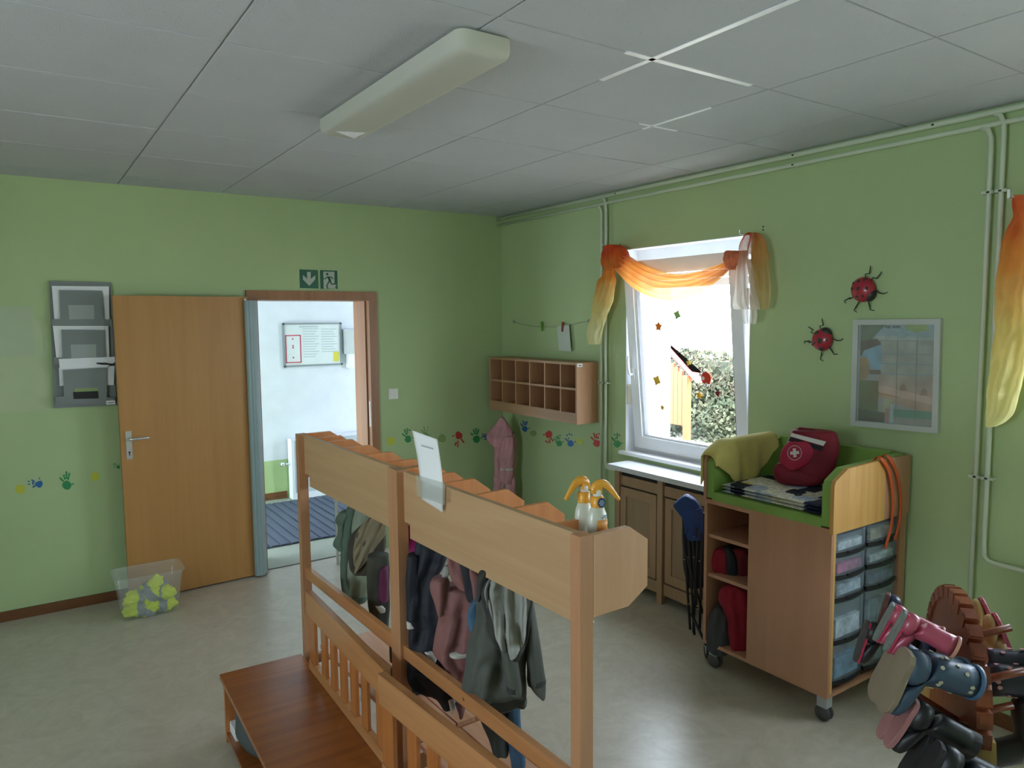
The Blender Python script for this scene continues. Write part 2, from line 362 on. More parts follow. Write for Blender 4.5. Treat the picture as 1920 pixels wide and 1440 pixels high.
# leaf folded back against the wall, hinged on the left jamb
leafM = Matrix.Translation((-2.165+2.1, -.075, .012)) @ Matrix.Rotation(math.radians(180+3.2), 4, 'Z')
def lbx(n, d, mt, bev=.002, par=None, M=leafM): return bx(n, d, mt, par or d1, bevel=bev, M=M)
leaf = lbx('door_leaf', (0, .828, -.02, .02, 0, 1.968), M_wdoor, .003)
bm = bmesh.new(); box(bm, .765, .800, .020, .026, .93, 1.11, M=leafM); o = obj('handle_plate', bm, M_steelw, leaf, bevel=.003)
bm = bmesh.new(); pth = [leafM @ Vector(p) for p in ((.783, .024, 1.062), (.783, .058, 1.062), (.778, .068, 1.062), (.76, .07, 1.062), (.685, .068, 1.064), (.668, .066, 1.062))]
tube(bm, pth, [.009, .009, .0095, .0095, .008, .007], 12); obj('handle', bm, M_steelw, leaf, True)
bm = bmesh.new(); lathe(bm, [(.0, 0), (.006, 0), (.006, .002), (0, .002)][1:3], n=12, M=leafM @ Matrix.Translation((.783, .0255, .975)) @ Matrix.Rotation(-math.pi/2, 4, 'X')); obj('keyhole', bm, M_black, leaf)
lbx('keyhole', (.780, .786, .0258, .0272, .955, .975), M_black, .0004, leaf)
for hz in (.22, 1.74):
    bm = bmesh.new(); tube(bm, [(.0, -.047, hz), (0, -.047, hz+.09)], .009, 10); obj('hinge', bm, M_steelw, d1, True)
# pleated finger guard between frame and leaf
g = thing('hinge_guard', 'ribbed grey-green finger guard standing in the gap between door leaf and doorway', 'door guard', (-2.13, -.1, 0))
bm = bmesh.new(); n_ = 10; pts = []
A, B, C = Vector((-2.19, -.128)), Vector((-2.15, -.15)), Vector((-2.078, -.005))
prof = []
for i in range(61):
    t = i/60; p = A.lerp(B, t*2) if t < .35 else None
    q = (1-t)**2*Vector((-2.195, -.118))+2*t*(1-t)*Vector((-2.11, -.175))+t*t*Vector((-2.085, -.02))
    nrm = Vector((-.2, -1)).normalized() if t < .5 else Vector((-.9, -.5)).normalized()
    q = q+nrm*(.006*abs(math.sin(t*n_*math.pi/1.6))**.6)
    prof.append(q)
back = [q+Vector((.004, .006)) for q in prof[::-1]]
prism(bm, [(q.x+2.13, q.y+.1) for q in prof+back], 'z', .012, 1.955); obj('ribbed_strip', bm, M_guard, g)
bx('edge_profile', (-.062, -.05, -.022, -.012, .01, 1.965), M_steelw, g, .001)

# ---- window 1 and the unseen ones
def window(i, a, b, tilt):
    w = bpy.data.objects.new('window_%d' % i, None); COL.objects.link(w); w['kind'] = 'structure'; w.location = (.1, (a+b)/2, z0)
    hw_, hh = (b-a)/2, z1-z0
    bx('reveal_left', (-.1, .18, hw_-.004, hw_+.001, 0, hh), M_reveal, w, 0); bx('reveal_right', (-.1, .18, -hw_-.001, -hw_+.004, 0, hh), M_reveal, w, 0)
    bx('reveal_top', (-.1, .18, -hw_, hw_, hh-.004, hh+.001), M_reveal, w, 0)
    bx('sill_board', (-.135, .08, -hw_-.03, hw_+.035, 0.0, .022), M_pvc, w, .003)
    fz = .022
    for n, d in (('frame_bottom', (.0, .075, -hw_, hw_, fz, fz+.055)), ('frame_top', (0, .075, -hw_, hw_, hh-.10, hh)), ('frame_side', (0, .075, -hw_, -hw_+.055, fz+.055, hh-.10)), ('frame_side', (0, .075, hw_-.055, hw_, fz+.055, hh-.10))):
        bx(n, d, M_pvc, w, .003)
    bx('shutter_guide', (.078, .11, -hw_, -hw_+.03, fz, hh), M_pvc, w, .002); bx('shutter_guide', (.078, .11, hw_-.03, hw_, fz, hh), M_pvc, w, .002)
    # rolled-down strip of the roller shutter at the top
    for k in range(3): bx('shutter_slat', (.085, .10, -hw_+.03, hw_-.03, hh-.12-.05*k-.046, hh-.12-.05*k), mat('shutter_slat', (.7, .7, .68), .5), w, .006)
    s0, s1, zt = -hw_+.03, hw_-.035, hh-.085
    M = Matrix.Translation((-.012, 0, fz+.03)) @ Matrix.Rotation(-tilt, 4, 'Y')
    ht = zt-fz-.03; st = .078
    sash = bx('sash', (-.03, .03, s0, s1, 0, st+.004), M_pvc, w, .004, M=M)
    for n, d in (('sash_rail', (-.03, .03, s0, s1, ht-st, ht)), ('sash_stile', (-.03, .03, s0, s0+st, st, ht-st)), ('sash_stile', (-.03, .03, s1-st, s1, st, ht-st))):
        bx(n, d, M_pvc, w, .004, M=M)
    for d in ((-.018, .018, s0+st, s1-st, st, st+.014), (-.018, .018, s0+st, s1-st, ht-st-.014, ht-st), (-.018, .018, s0+st, s0+st+.014, st, ht-st), (-.018, .018, s1-st-.014, s1-st, st, ht-st)):
        bx('glazing_bead', d, M_pvc, w, .002, M=M)
    for d in ((-.0185, .0185, s0+st+.014, s1-st-.014, st+.014, st+.017), (-.0185, .0185, s1-st-.017, s1-st-.014, st+.014, ht-st-.014), (-.0185, .0185, s0+st+.014, s0+st+.017, st+.014, ht-st-.014)):
        bx('gasket', d, mat('grey_gasket', (.12, .12, .13), .6), w, 0, M=M)
    pane = bx('pane', (-.004, .004, s0+st, s1-st, st, ht-st), M_glass, w, 0, M=M)
    return w, M, s0, s1, ht, st, pane
w1, WM, s0, s1, ht, st, pane1 = window(1, *WINS[0], math.radians(5.4))
window(2, *WINS[1], 0); window(3, *WINS[2], 0)
w5 = bpy.data.objects.new('window_5', None); COL.objects.link(w5); w5['kind'] = 'structure'; w5.location = (XL-.1, -4.3, .85)  # added unseen window, put in to brighten the wall opposite
for d in ((-.05, .02, -.75, .75, 0, .07), (-.05, .02, -.75, .75, 1.33, 1.4), (-.05, .02, -.75, -.68, .07, 1.33), (-.05, .02, .68, .75, .07, 1.33)): bx('frame', d, M_pvc, w5)
bx('pane', (-.02, -.014, -.68, .68, .07, 1.33), M_glass, w5, 0)
# window handle, turned up (tilt position)
hm = WM @ Matrix.Translation((-.03, s1-.035, .52))
h1 = bx('handle_base', (-.010, 0, -.014, .014, -.035, .035), M_pvc, w1, .004, M=hm)
bm = bmesh.new(); tube(bm, [hm @ Vector(p) for p in ((-.008, 0, 0), (-.035, 0, 0), (-.043, 0, .012), (-.048, 0, .05), (-.047, 0, .10), (-.040, 0, .128))], [.008, .008, .009, .0085, .008, .006], 10)
obj('handle', bm, M_pvc, w1, True)
# stickers on the pane
def blob(pts, t=.001):
    bm = bmesh.new(); flat(bm, [WM @ Vector((-.006, y, z)) for y, z in pts], t, 'x', -1); return bm
def pix_pane(x, y):   # local pane coords for a pixel
    n = (w1.matrix_world if False else Matrix.Translation(w1.location)) @ WM
    P = n @ Vector((0, 0, 0)); nn_ = (n.to_3x3() @ Vector((1, 0, 0)))
    q = n.inverted() @ atp(x, y, P, nn_); return q.y, q.z
def star(c, r, n, k=.5, ph=0, sq=1): return [(c[0]+(r if i % 2 == 0 else r*k)*math.cos(ph+i*math.pi/n), c[1]+sq*(r if i % 2 == 0 else r*k)*math.sin(ph+i*math.pi/n)) for i in range(2*n)]
def circ(c, r, n=16): return [(c[0]+r*math.cos(i*6.2832/n), c[1]+r*math.sin(i*6.2832/n)) for i in range(n)]
for (x, y), r, col, n in (((1236, 612), .022, 'e07a1c', 5), ((1233, 713), .026, 'e8b834', 4), ((1243, 764), .014, 'e0a030', 5), ((1312, 741), .015, 'f0b020', 5), ((1292, 680), .013, 'f0d060', 4), ((1347, 738), .015, '7a2018', 3), ((1271, 590), .022, '7fb070', 4)):
    obj('window_sticker', blob(star(pix_pane(x, y), r*1.6, n, .6, .4)), mat('sticker_'+col, col, .6), w1)
obj('window_sticker', blob(circ(pix_pane(1325, 709), .040)), mat('sticker_red', 'd03a1e', .6), w1)
for x, y in ((1320, 709), (1315, 702), (1326, 721)): obj('window_sticker', blob(circ(pix_pane(x, y), .012, 10), .004), mat('sticker_white', 'f4f4f0', .6), w1)

# ================================================================= OUTSIDE
tag(bx('garden_ground', (.28, 22, -14, 14, -.42, -.30), mat('sunny_gravel', (.42, .40, .34), .9, var=.15, vscale=4), bevel=0), 'pale sunny paved ground outside the window', 'ground', kind='structure')
pa = at(1222, 700, 'x', 3.5); pb = at(1257, 700, 'x', 3.5)
o = bx('garden_wall', (3.40, 3.5, pb.y, pb.y+2.4, -.3, 3.4), mat('white_render', (.8, .8, .78), .8), bevel=.01); tag(o, 'tall white rendered wall outside the window, left of the orange playhouse', 'wall')
# playhouse
q0 = at(1240, 700, 'x', 5.2); q1 = at(1287, 700, 'x', 5.2)
ph = thing('playhouse', 'orange garden playhouse with red sloping roof seen through the window', 'playhouse', (5.2, q1.y, -.3))
zb = at(1280, 790, 'x', 5.2).z+.3
wO = mat('orange_boards', (.34, .10, .035), .6)
yw = q0.y-q1.y
for k in range(6): bx('board', (0, .04, yw*k/6+.003, yw*(k+1)/6-.003, .40, 1.20+.36*k/6), wO, ph, .003)
bx('post', (-.05, .05, -.06, .02, 0, 1.2), wO, ph, .004); bx('post', (-.05, .05, yw+.3, yw+.38, 0, 1.2), wO, ph, .004)
bm = bmesh.new(); zr = at(1288, 702, 'x', 5.2).z+.3; zt = at(1257, 650, 'x', 5.2).z+.3
y1_ = at(1310, 718, 'x', 5.2).y-q1.y
sl_ = (zt-zr)/yw; prism(bm, [(yw+.6, zt+.6*sl_), (yw+.6, zt+.6*sl_+.05), (-.02, zr+.04), (-.26, zr+.02), (-.24, zr-.12)], 'x', -.04, .10); obj('roof', bm, mat('red_roof', (.60, .10, .09), .6), ph)
# ivy hedge
hd = []; fc = []
RH = random.Random(3)
hp = at(1345, 760, 'x', 6.2)
for k in range(9000):
    y = RH.uniform(1.0, 5.6); zt_ = 1.12+.12*math.sin(y*2.1)+.10*noise.noise(Vector((y*1.7, 0, 3)))
    z = -.3+(zt_+.3)*RH.random()**.8; x = 6.1+.5*(z+.3)/1.5+.25*noise.noise(Vector((y*1.5, z*2, 0)))+RH.uniform(-.06, .12)
    c = Vector((x, y, z)); s = RH.uniform(.03, .065); a = Vector((RH.uniform(-.7, .2), RH.uniform(-1, 1), RH.uniform(-1, 1))).normalized(); b = a.cross(Vector((RH.uniform(-1, 1), RH.uniform(-1, 1), RH.uniform(-1, 1)))).normalized()
    i = len(hd); hd += [c-a*s, c-b*s*.6, c+a*s, c+b*s*.6]; fc.append((i, i+1, i+2, i+3))
me = bpy.data.meshes.new('ivy_leaves'); me.from_pydata(hd, [], fc)
hr = thing('ivy_hedge', 'green ivy hedge with dry twigs outside the window', 'hedge', (0, 0, 0))
o = link('leaves', me, mat('ivy_leaf', (.045, .080, .050), .85, var=.6, vscale=2.2, var2=(.10, .112, .078), spec=.15), hr); o['kind'] = 'stuff'
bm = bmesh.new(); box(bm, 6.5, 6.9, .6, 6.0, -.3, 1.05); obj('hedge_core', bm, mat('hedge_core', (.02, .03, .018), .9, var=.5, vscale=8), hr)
tv = []; tf = []
for k in range(1500):
    y = RH.uniform(1.0, 5.2); z = RH.uniform(.45, 1.35); x = 6.2+RH.uniform(-.1, .4)
    c = Vector((x, y, z)); d = Vector((RH.uniform(-.3, .3), RH.uniform(-1, 1), RH.uniform(0, 1))).normalized()*RH.uniform(.06, .2); e = Vector((0, .006, .004)); i = len(tv)
    tv += [c, c+e, c+d+e*.3, c+d]; tf.append((i, i+1, i+2, i+3))
me = bpy.data.meshes.new('twigs'); me.from_pydata(tv, [], tf); o = link('twigs', me, mat('dry_twig', (.13, .09, .07), .8), hr); o['kind'] = 'stuff'

# ================================================================= CEILING LIGHT, PIPES
M_diff = sheer('cream_diffuser', (-1, 1, [(0, 'e6e6dc'), (1, 'e2e2d6')]), 1.0)
lt = thing('ceiling_light', 'long cream plastic strip light mounted under the ceiling tiles', 'light', (-2.265, -2.757, H))
def rrect(z, a, b, r_, cy=0, n=7):
    P_ = []
    for cx_, cy_, a0 in ((a-r_, b-r_, 0), (-a+r_, b-r_, 1), (-a+r_, -b+r_, 2), (a-r_, -b+r_, 3)):
        for k in range(n): P_.append((cx_+r_*math.cos((a0+k/(n-1))*math.pi/2), cy+cy_+r_*math.sin((a0+k/(n-1))*math.pi/2), z))
    return P_
lz = -.010; bm = bmesh.new(); Rn = [[bm.verts.new(p) for p in rrect(z_, .098-i_, .612-i_, .032, -.006)] for z_, i_ in ((lz, 0), (-.045, 0), (-.058, .003), (-.067, .010), (-.072, .020), (-.0735, .032))]
for A, B in zip(Rn, Rn[1:]):
    for k in range(28): bm.faces.new((A[k], A[(k+1) % 28], B[(k+1) % 28], B[k]))
bm.faces.new(Rn[0]); bm.faces.new(Rn[-1]); dif = obj('diffuser', bm, M_diff, lt, True); dif.data.set_sharp_from_angle(angle=math.radians(50))
bx('base_tray', (-.07, .07, -.57, .57, lz, 0), M_dark, lt)  # near-black colour puts in the shade of the gap below the ceiling
bm = bmesh.new(); prism(bm, [(-.06, .49), (.05, .565), (.05, .45)], 'z', -.0755, -.0735); obj('end_plate', bm, mat('end_plate_white', (.85, .84, .88), .4), lt)

def pipe(name, label, paths, r=.0105, group=None):
    t = thing(name, label, 'pipe', paths[0][0], 0, group); o_ = Vector(paths[0][0])
    for p in paths:
        bm = bmesh.new(); tube(bm, [Vector(q)-o_ for q in p], r, 12); obj('tube', bm, M_pipe, t, True)
    return t, o_
PX = -.032
def clip(t, o_, y, z, w=.05):
    bm = bmesh.new(); c = Vector((PX, y, z))-o_
    box(bm, c.x-.014, c.x+.032, c.y-w/2, c.y+w/2, c.z-.006, c.z+.006); obj('pipe_clip', bm, M_pipe, t, bevel=.002)
    bm = bmesh.new(); box(bm, c.x-.0145, c.x+.02, c.y-.006, c.y+.006, c.z-.004, c.z+.004); obj('clip_screw', bm, M_dark, t)
t, o_ = pipe('heating_pipe', 'upper of two green painted heating pipes running just under the ceiling', [[(PX, -.001, 2.662), (PX, -5.3, 2.662)]], .0125)
for y in (-1.5, -2.885, -3.6): clip(t, o_, y, 2.662, .02)
t, o_ = pipe('heating_pipe', 'lower of two green painted heating pipes running just under the ceiling', [[(PX, -.001, 2.612), (PX, -5.3, 2.612)]])
for y in (-2.885,): clip(t, o_, y, 2.612, .02)
t, o_ = pipe('heating_pipe', 'green painted riser pipe running down to the floor between cubby shelf and window', [[(PX-.002, -1.31, 2.605)]+[(PX, -1.345+.035*math.cos(a), 2.565+.035*math.sin(a)) for a in (1.2, .8, .4, 0)][0:0]+[(PX, -1.325, 2.59), (PX, -1.34, 2.57), (PX, -1.345, 2.53), (PX, -1.345, .001)]])
clip(t, o_, -1.345, 1.35)
t, o_ = pipe('heating_pipe', 'green painted riser pipe beside the window that bends into the radiator cabinet', [[(PX, -1.35, 2.652), (PX, -1.375, 2.64), (PX, -1.388, 2.61), (PX, -1.391, 2.56), (PX, -1.391, .80), (PX, -1.393, .765), (PX, -1.405, .742), (PX, -1.43, .735), (PX, -1.60, .735), (PX-.05, -1.69, .735)]])
clip(t, o_, -1.391, 1.35)
bm = bmesh.new(); lathe(bm, [(.02, 0), (.024, .004), (.024, .03), (.02, .034)], n=14, M=Matrix.Translation((PX-.02-o_.x, -1.63-o_.y, .70-o_.z))); obj('valve', bm, mat('valve_brown', (.30, .24, .16), .5), t, True)
t, o_ = pipe('heating_pipe', 'green painted riser pipe at the right edge running down to the floor', [[(PX, -3.80, 2.605), (PX, -3.825, 2.595), (PX, -3.838, 2.56), (PX, -3.84, 2.5), (PX, -3.84, .001)]])
for z in (2.33, 1.10): clip(t, o_, -3.84, z)
t, o_ = pipe('heating_pipe', 'green painted riser pipe at the right edge that bends right above the boots', [[(PX, -3.845, 2.655), (PX, -3.87, 2.645), (PX, -3.884, 2.61), (PX, -3.886, 2.55), (PX, -3.886, .79), (PX, -3.89, .755), (PX, -3.905, .735), (PX, -3.93, .730), (PX, -4.6, .730)]])
for z in (2.33, 1.10): clip(t, o_, -3.886, z)

# ================================================================= DOOR WALL: signs, switch, organizer, hand prints
M_sg = mat('sign_green', (.02, .12, .07), .5); M_sw = mat('sign_white', (.45, .50, .42), .5)
def wallpoly(name, pix, mt, par, ax='y', v=-.004, t=.001):
    bm = bmesh.new(); flat(bm, [at(x, y, ax, v)-par.location for x, y in pix], t, ax, -1); return obj(name, bm, mt, par)
sg = thing('exit_sign', 'green sign with a white arrow pointing down above the doorway', 'sign', at(578, 523, 'y', 0))
wallpoly('plate', [(561.5, 505), (596, 506.5), (597, 541), (562.5, 540)], M_sg, sg, v=-.001, t=.003)
wallpoly('arrow', [(575.5, 510), (582.5, 510), (582.8, 523), (591, 516), (591, 524), (580, 536), (568, 524), (568, 515.5), (576, 523)], M_sw, sg, v=-.0045)
sg = thing('exit_sign', 'green sign with a running figure in a doorway, above the doorway beside the arrow sign', 'sign', at(616, 524, 'y', 0))
wallpoly('plate', [(600, 506.5), (632, 507.5), (633, 542), (601, 541.5)], M_sg, sg, v=-.001, t=.003)
wallpoly('doorway_shape', [(606, 509), (627, 509.5), (627, 531.5), (630.5, 534.5), (628, 539), (631, 541.5), (607, 541)], M_sw, sg, v=-.0045)
def sline(pts, w):
    for a, b in zip(pts, pts[1:]):
        d = Vector((b[0]-a[0], b[1]-a[1])); d.normalize(); n = Vector((-d.y, d.x))*w/2; e = d*w*.3
        wallpoly('figure', [(a[0]+n.x-e.x, a[1]+n.y-e.y), (b[0]+n.x+e.x, b[1]+n.y+e.y), (b[0]-n.x+e.x, b[1]-n.y+e.y), (a[0]-n.x-e.x, a[1]-n.y-e.y)], M_sg, sg, v=-.006)
wallpoly('figure', [(613.5+2.4*math.cos(a*.7), 514+2.4*math.sin(a*.7)) for a in range(9)], M_sg, sg, v=-.006)
sline([(606, 523), (610, 522.5), (613.5, 519.5), (621, 519.5), (624.5, 523)], 1.8)
sline([(616, 520), (618.5, 526)], 4.4); sline([(617.8, 526), (612.5, 536), (614.5, 540.5)], 2.4); sline([(618.5, 526), (621.5, 532.5), (628, 533)], 2.4)
sw = thing('light_switch', 'white square rocker light switch on the wall right of the doorway', 'switch', (-1.044, 0, 1.227))
bx('switch_plate', (-.041, .041, -.009, 0, -.041, .041), mat('switch_white', (.72, .70, .64), .4), sw, .004); bx('rocker', (-.032, .032, -.014, -.008, -.032, .032), MATS['switch_white'], sw, .003)
# wall organizer with three pockets
M_org = mat('grey_organizer', (.20, .22, .215), .6)
og = thing('wall_organizer', 'grey wall file rack with three pockets left of the open door leaf', 'organizer', (-3.16, 0, 1.67))
wallpoly('back_plate', [(92, 527), (207, 530), (218, 759), (101, 765)], M_org, og, v=-.002, t=.02)
wallpoly('name_label', [(199, 751.5), (216, 750.5), (216.5, 758), (199.5, 759)], M_paper, og, v=-.047, t=.001)
wallpoly('name_label_print', [(202, 754.5), (213, 753.8), (213, 755.3), (202, 756)], M_org, og, v=-.0485, t=.0005)
pk = [([(111, 544), (191, 545), (195, 602), (113, 600)], [(128, 572), (176, 572), (177, 598), (130, 599)]),
      ([(115, 618), (195, 619), (198, 674), (117, 672)], [(132, 646), (180, 645.5), (181, 672), (134, 673)]),
      ([(118, 694), (200, 689), (200, 748), (120, 745)], None)]
for i, (f, lab) in enumerate(pk):
    wallpoly('pocket', f, M_org, og, v=-.042, t=.006)
    wallpoly('pocket', [(f[3][0]-17, f[3][1]-2+(0)), (f[2][0]+14, f[2][1]-3), (f[2][0]+15, f[2][1]+9), (f[3][0]-16, f[3][1]+11)], M_org, og, v=-.022, t=.024)
    if lab: wallpoly('label_card', lab, mat('label_grey', (.33, .36, .34), .5), og, v=-.0485, t=.001)
wallpoly('cut_out', [(137, 735), (184, 733), (185, 747), (138, 748)], M_dark, og, v=-.0482, t=.0012)
wallpoly('cut_out', [(139, 728), (184, 727), (184, 733), (140, 735)], mat('pale_green_card', (.25, .33, .13), .6), og, v=-.0482, t=.0012)
def wpaper(label, pix, v, grp=None):
    c = at(pix[0][0], pix[0][1], 'y', v); o = bpy.data.objects.new('paper_sheet', None); bpy.data.objects.remove(o)
    bm = bmesh.new(); flat(bm, [at(x, y, 'y', v)-c for x, y in pix], .002, 'y', -1); o = obj('paper_sheet', bm, M_paper, None); o.location = c
    return tag(o, label, 'paper', grp)
wpaper('white paper stack standing in the top pocket of the grey wall file rack', [(97, 536), (204, 537), (205, 600), (192, 600), (120, 600), (102, 601)], -.034)
wpaper('white paper stack standing in the middle pocket of the grey wall file rack', [(99, 611), (203, 610), (205, 670), (190, 672), (120, 672), (106, 675)], -.034)
wpaper('white paper standing in the bottom pocket of the grey wall file rack', [(110, 690), (215, 686), (213, 722), (199, 722), (125, 722), (112, 724)], -.034)
wpaper('white clipboard sheet lying across the bottom pocket of the grey wall file rack', [(110, 673), (216, 669), (217, 678), (200, 688), (112, 692)], -.052)
bm = bmesh.new(); p0 = at(181, 681, 'y', -.06); tube(bm, [at(181, 681, 'y', -.06)-p0, at(190, 682, 'y', -.06)-p0, at(198, 682, 'y', -.06)-p0, at(214, 684, 'y', -.06)-p0], [.004, .0065, .0065, .003], 8)
o = obj('pen', bm, M_black, None, True); o.location = p0; tag(o, 'black pen clipped to the sheet in the grey wall file rack', 'pen')

# hand prints: thin dried paint on the two walls
HC = {'y': mat('print_yellow', (.50, .52, .05), .6), 'b': mat('print_blue', (.02, .12, .34), .6), 'g': mat('print_green', (.03, .25, .08), .6), 'r': mat('print_red', (.48, .035, .03), .6), 'f': mat('print_faint', (.22, .33, .12), .6)}
def handprint(wall, ax, x, y, s, col, ang=0, kind='full', seed=0):
    v = -.0004; rg = random.Random(seed*7+int(x)); bm = bmesh.new(); a0 = math.radians(ang)
    def T(u, w): return (x+s*(u*math.cos(a0)-w*math.sin(a0)), y-s*(u*math.sin(a0)+w*math.cos(a0)))
    def poly(pts): flat(bm, [at(*T(*p), ax, v) for p in pts], .0012, ax, -1)
    def el(cx, cy, rx, ry, rot=0, n=12):
        poly([(cx+rx*math.cos(t)*math.cos(rot)-ry*math.sin(t)*math.sin(rot)*1.0, cy+rx*math.cos(t)*math.sin(rot)+ry*math.sin(t)*math.cos(rot)) for t in [i*6.2832/n for i in range(n)]])
    if kind == 'blot':
        poly([(.55*math.cos(t)*(1+rg.uniform(-.15, .15)), .55*math.sin(t)*(1+rg.uniform(-.15, .15))) for t in [i*.4488 for i in range(14)]])
    else:
        poly([((.42+rg.uniform(-.07, .07))*math.cos(t)*(.65 if kind == 'ring' and .2 < t < 1.4 else 1), -.1+.45*math.sin(t)*(1+rg.uniform(-.14, .14))) for t in [i*.4488 for i in range(14)]])
        for k, (fa, ln) in enumerate(((1.05, .9), (.42, 1.15), (.05, 1.22), (-.30, 1.1))):
            a = math.pi/2+fa*.75-.1
            for q in (.58, .80, 1.0):
                if rg.random() < .85: el(ln*q*math.cos(a), -.05+ln*q*math.sin(a), .085+.03*rg.random(), .13, a-math.pi/2)
        el(.62, -.02, .16, .07, .5)
    bmesh.ops.remove_doubles(bm, verts=bm.verts, dist=1e-6)
    o = obj('handprint', bm, HC[col], wall); o['label'] = {'y': 'yellow', 'b': 'blue', 'g': 'green', 'r': 'red', 'f': 'faded green'}[col]+' painted hand print'
for q in ((38, 917, 17, 'y', 10, 'blot'), (72, 907, 16, 'b', 80, 'ring'), (125, 908, 19, 'g', 5, 'full'), (178, 894, 15, 'y', 0, 'blot'), (221, 875, 8, 'g', 60, 'full'),
          (733, 827, 14, 'y', 0, 'blot'), (765, 822, 15, 'g', 10, 'full'), (798, 815, 13, 'f', 0, 'full'), (829, 822, 14, 'f', 0, 'blot'), (860, 818, 16, 'r', 178, 'full'), (893, 822, 15, 'g', 5, 'full'), (917, 822, 12, 'b', 60, 'full')):
    handprint(wall_back, 'y', *q)
for q in ((984, 803, 12, 'b', 0, 'full'), (1000, 812, 10, 'f', 0, 'blot'), (1029, 816, 15, 'r', 175, 'full'), (1048, 830, 13, 'g', 10, 'full'), (1070, 830, 14, 'b', 12, 'full'), (1087, 827, 11, 'y', 0, 'blot'), (1119, 830, 16, 'r', 5, 'full'), (1157, 831, 15, 'g', 2, 'full')):
    handprint(wall_right, 'x', *q)

# ================================================================= HALL THINGS
nb = thing('notice_board', 'silver framed notice board with printed sheets on the white corridor wall', 'notice board', (-.96, HB, 1.57))
bx('backing', (-.30, .30, -.02, 0, -.215, .215), mat('notice_paper', (.70, .72, .76), .6), nb)
for d in ((-.31, .31, -.03, 0, .205, .222), (-.31, .31, -.03, 0, -.225, -.208), (-.312, -.292, -.03, 0, -.225, .222), (.292, .312, -.03, 0, -.225, .222)): bx('frame', d, mat('anodised_frame', (.26, .28, .31), .35), nb, .003)
Mg = mat('faint_print', (.50, .53, .57), .7)
for k in range(12):
    bx('printed_line', (-.105+.002*(k % 2), .065-.02*(k % 3), -.0212, -.02, .155-.026*k, .165-.026*k), Mg, nb, 0)
    if k < 10: bx('printed_line', (.09, .26-.02*((k*2) % 3), -.0212, -.02, .15-.026*k, .16-.026*k), Mg, nb, 0)
for d in ((-.285, -.125, -.0225, -.02, .090, .10), (-.285, -.125, -.0225, -.02, -.185, -.175), (-.285, -.275, -.0225, -.02, -.185, .10), (-.135, -.125, -.0225, -.02, -.185, .10)): bx('red_border', d, M_red, nb, 0)
for z in (.06, -.01, -.03, -.13): bx('red_mark', (-.215, -.20, -.0215, -.02, z-.007, z+.007), M_red, nb, 0)
bx('header_print', (-.14, .06, -.0215, -.02, .175, .19), Mg, nb, 0); bx('yellow_card', (.215, .275, -.023, -.02, -.185, -.085), mat('yellow_card', (.65, .55, .06), .6), nb, 0)
ds = thing('wall_dispenser', 'white wall dispenser with rounded bottom half hidden by the door frame', 'dispenser', (-.57, HB, 1.5))
bx('body', (-.06, .08, -.10, 0, -.04, .22), mat('dispenser_grey', (.50, .52, .54), .4), ds, .015); bx('cup', (-.03, .05, -.08, 0, -.19, -.04), M_pvc, ds, .03)
rd = thing('radiator_casing', 'white radiator casing standing on the corridor floor below the notice board', 'radiator', (-1.26, HB-.145, 0))
bx('side_panel', (0, .03, 0, .12, .0, .60), M_white, rd); bx('front_panel', (.03, 1.6, .01, .03, .06, .60), mat('casing_blue_white', (.45, .5, .58), .5), rd); bx('plinth', (.03, 1.6, 0, .03, 0, .06), M_white, rd); bx('top_panel', (0, 1.6, 0, .12, .60, .62), M_white, rd)
bm = bmesh.new(); tube(bm, [(-.05, .08, .36), (.0, .06, .36)], .012, 8); tube(bm, [(-.09, .08, .36), (-.05, .08, .36)], .02, 10); obj('valve', bm, M_steelw, rd, True)
mt_ = thing('door_mat', 'dark blue ribbed entrance mat on the corridor floor', 'mat', (-1.4, 1.2, 0))
bx('mat_base', (-2.0, 1.4, -.70, .72, 0, .008), mat('mat_blue', (.055, .07, .11), .9, bump=.3, bscale=300), mt_)
rb = bmesh.new(); box(rb, 0, .058, -.695, .715, .008, .014); rme = bpy.data.meshes.new('mat_rib'); rb.to_mesh(rme); rb.free(); rme.materials.append(mat('mat_rib_blue', (.075, .09, .135), .9, bump=.3, bscale=300))
for k in range(41):
    o = bpy.data.objects.new('mat_rib', rme); COL.objects.link(o); o.parent = mt_; o.location = (-1.99+k*.083, 0, 0)
pp = at(631, 1056, 'z', 0)
o = bx('thin_post', (-.009, .009, -.009, .009, 0, .62), mat('pale_post', (.42, .42, .36), .5), None, .003); o.location = (pp.x, pp.y-.03, 0); tag(o, 'thin pale post standing in the doorway behind the green raincoat', 'post')

# ================================================================= WINDOW WALL THINGS
# cubby shelf
cb = thing('cubby_shelf', 'wooden wall shelf with twelve open cubbies beside the window', 'shelf', (-.001, -.69, 1.05))
yA, yB, D = -.585, .585, .20; zt_ = .445
bx('end_panel', (-D, 0, yA, yA+.018, 0, zt_), M_shelf, cb); bx('end_panel', (-D, 0, yB-.018, yB, 0, zt_), M_shelf, cb)
MS2 = wood('cubby_beech_long', 'a07858', 'b08a68', 'y', .5, .6, .05, .02)
bx('top_board', (-D, 0, yA+.018, yB-.018, zt_-.018, zt_), MS2, cb); bx('shelf_board', (-D+.002, -.008, yA+.018, yB-.018, .245, .261), MS2, cb); bx('shelf_board', (-D+.002, -.008, yA+.018, yB-.018, .064, .080), MS2, cb)
bx('hook_rail', (-D, -D+.018, yA+.018, yB-.018, 0, .064), MS2, cb); bx('back_panel', (-.008, 0, yA+.018, yB-.018, .0, zt_-.018), MS2, cb, 0)
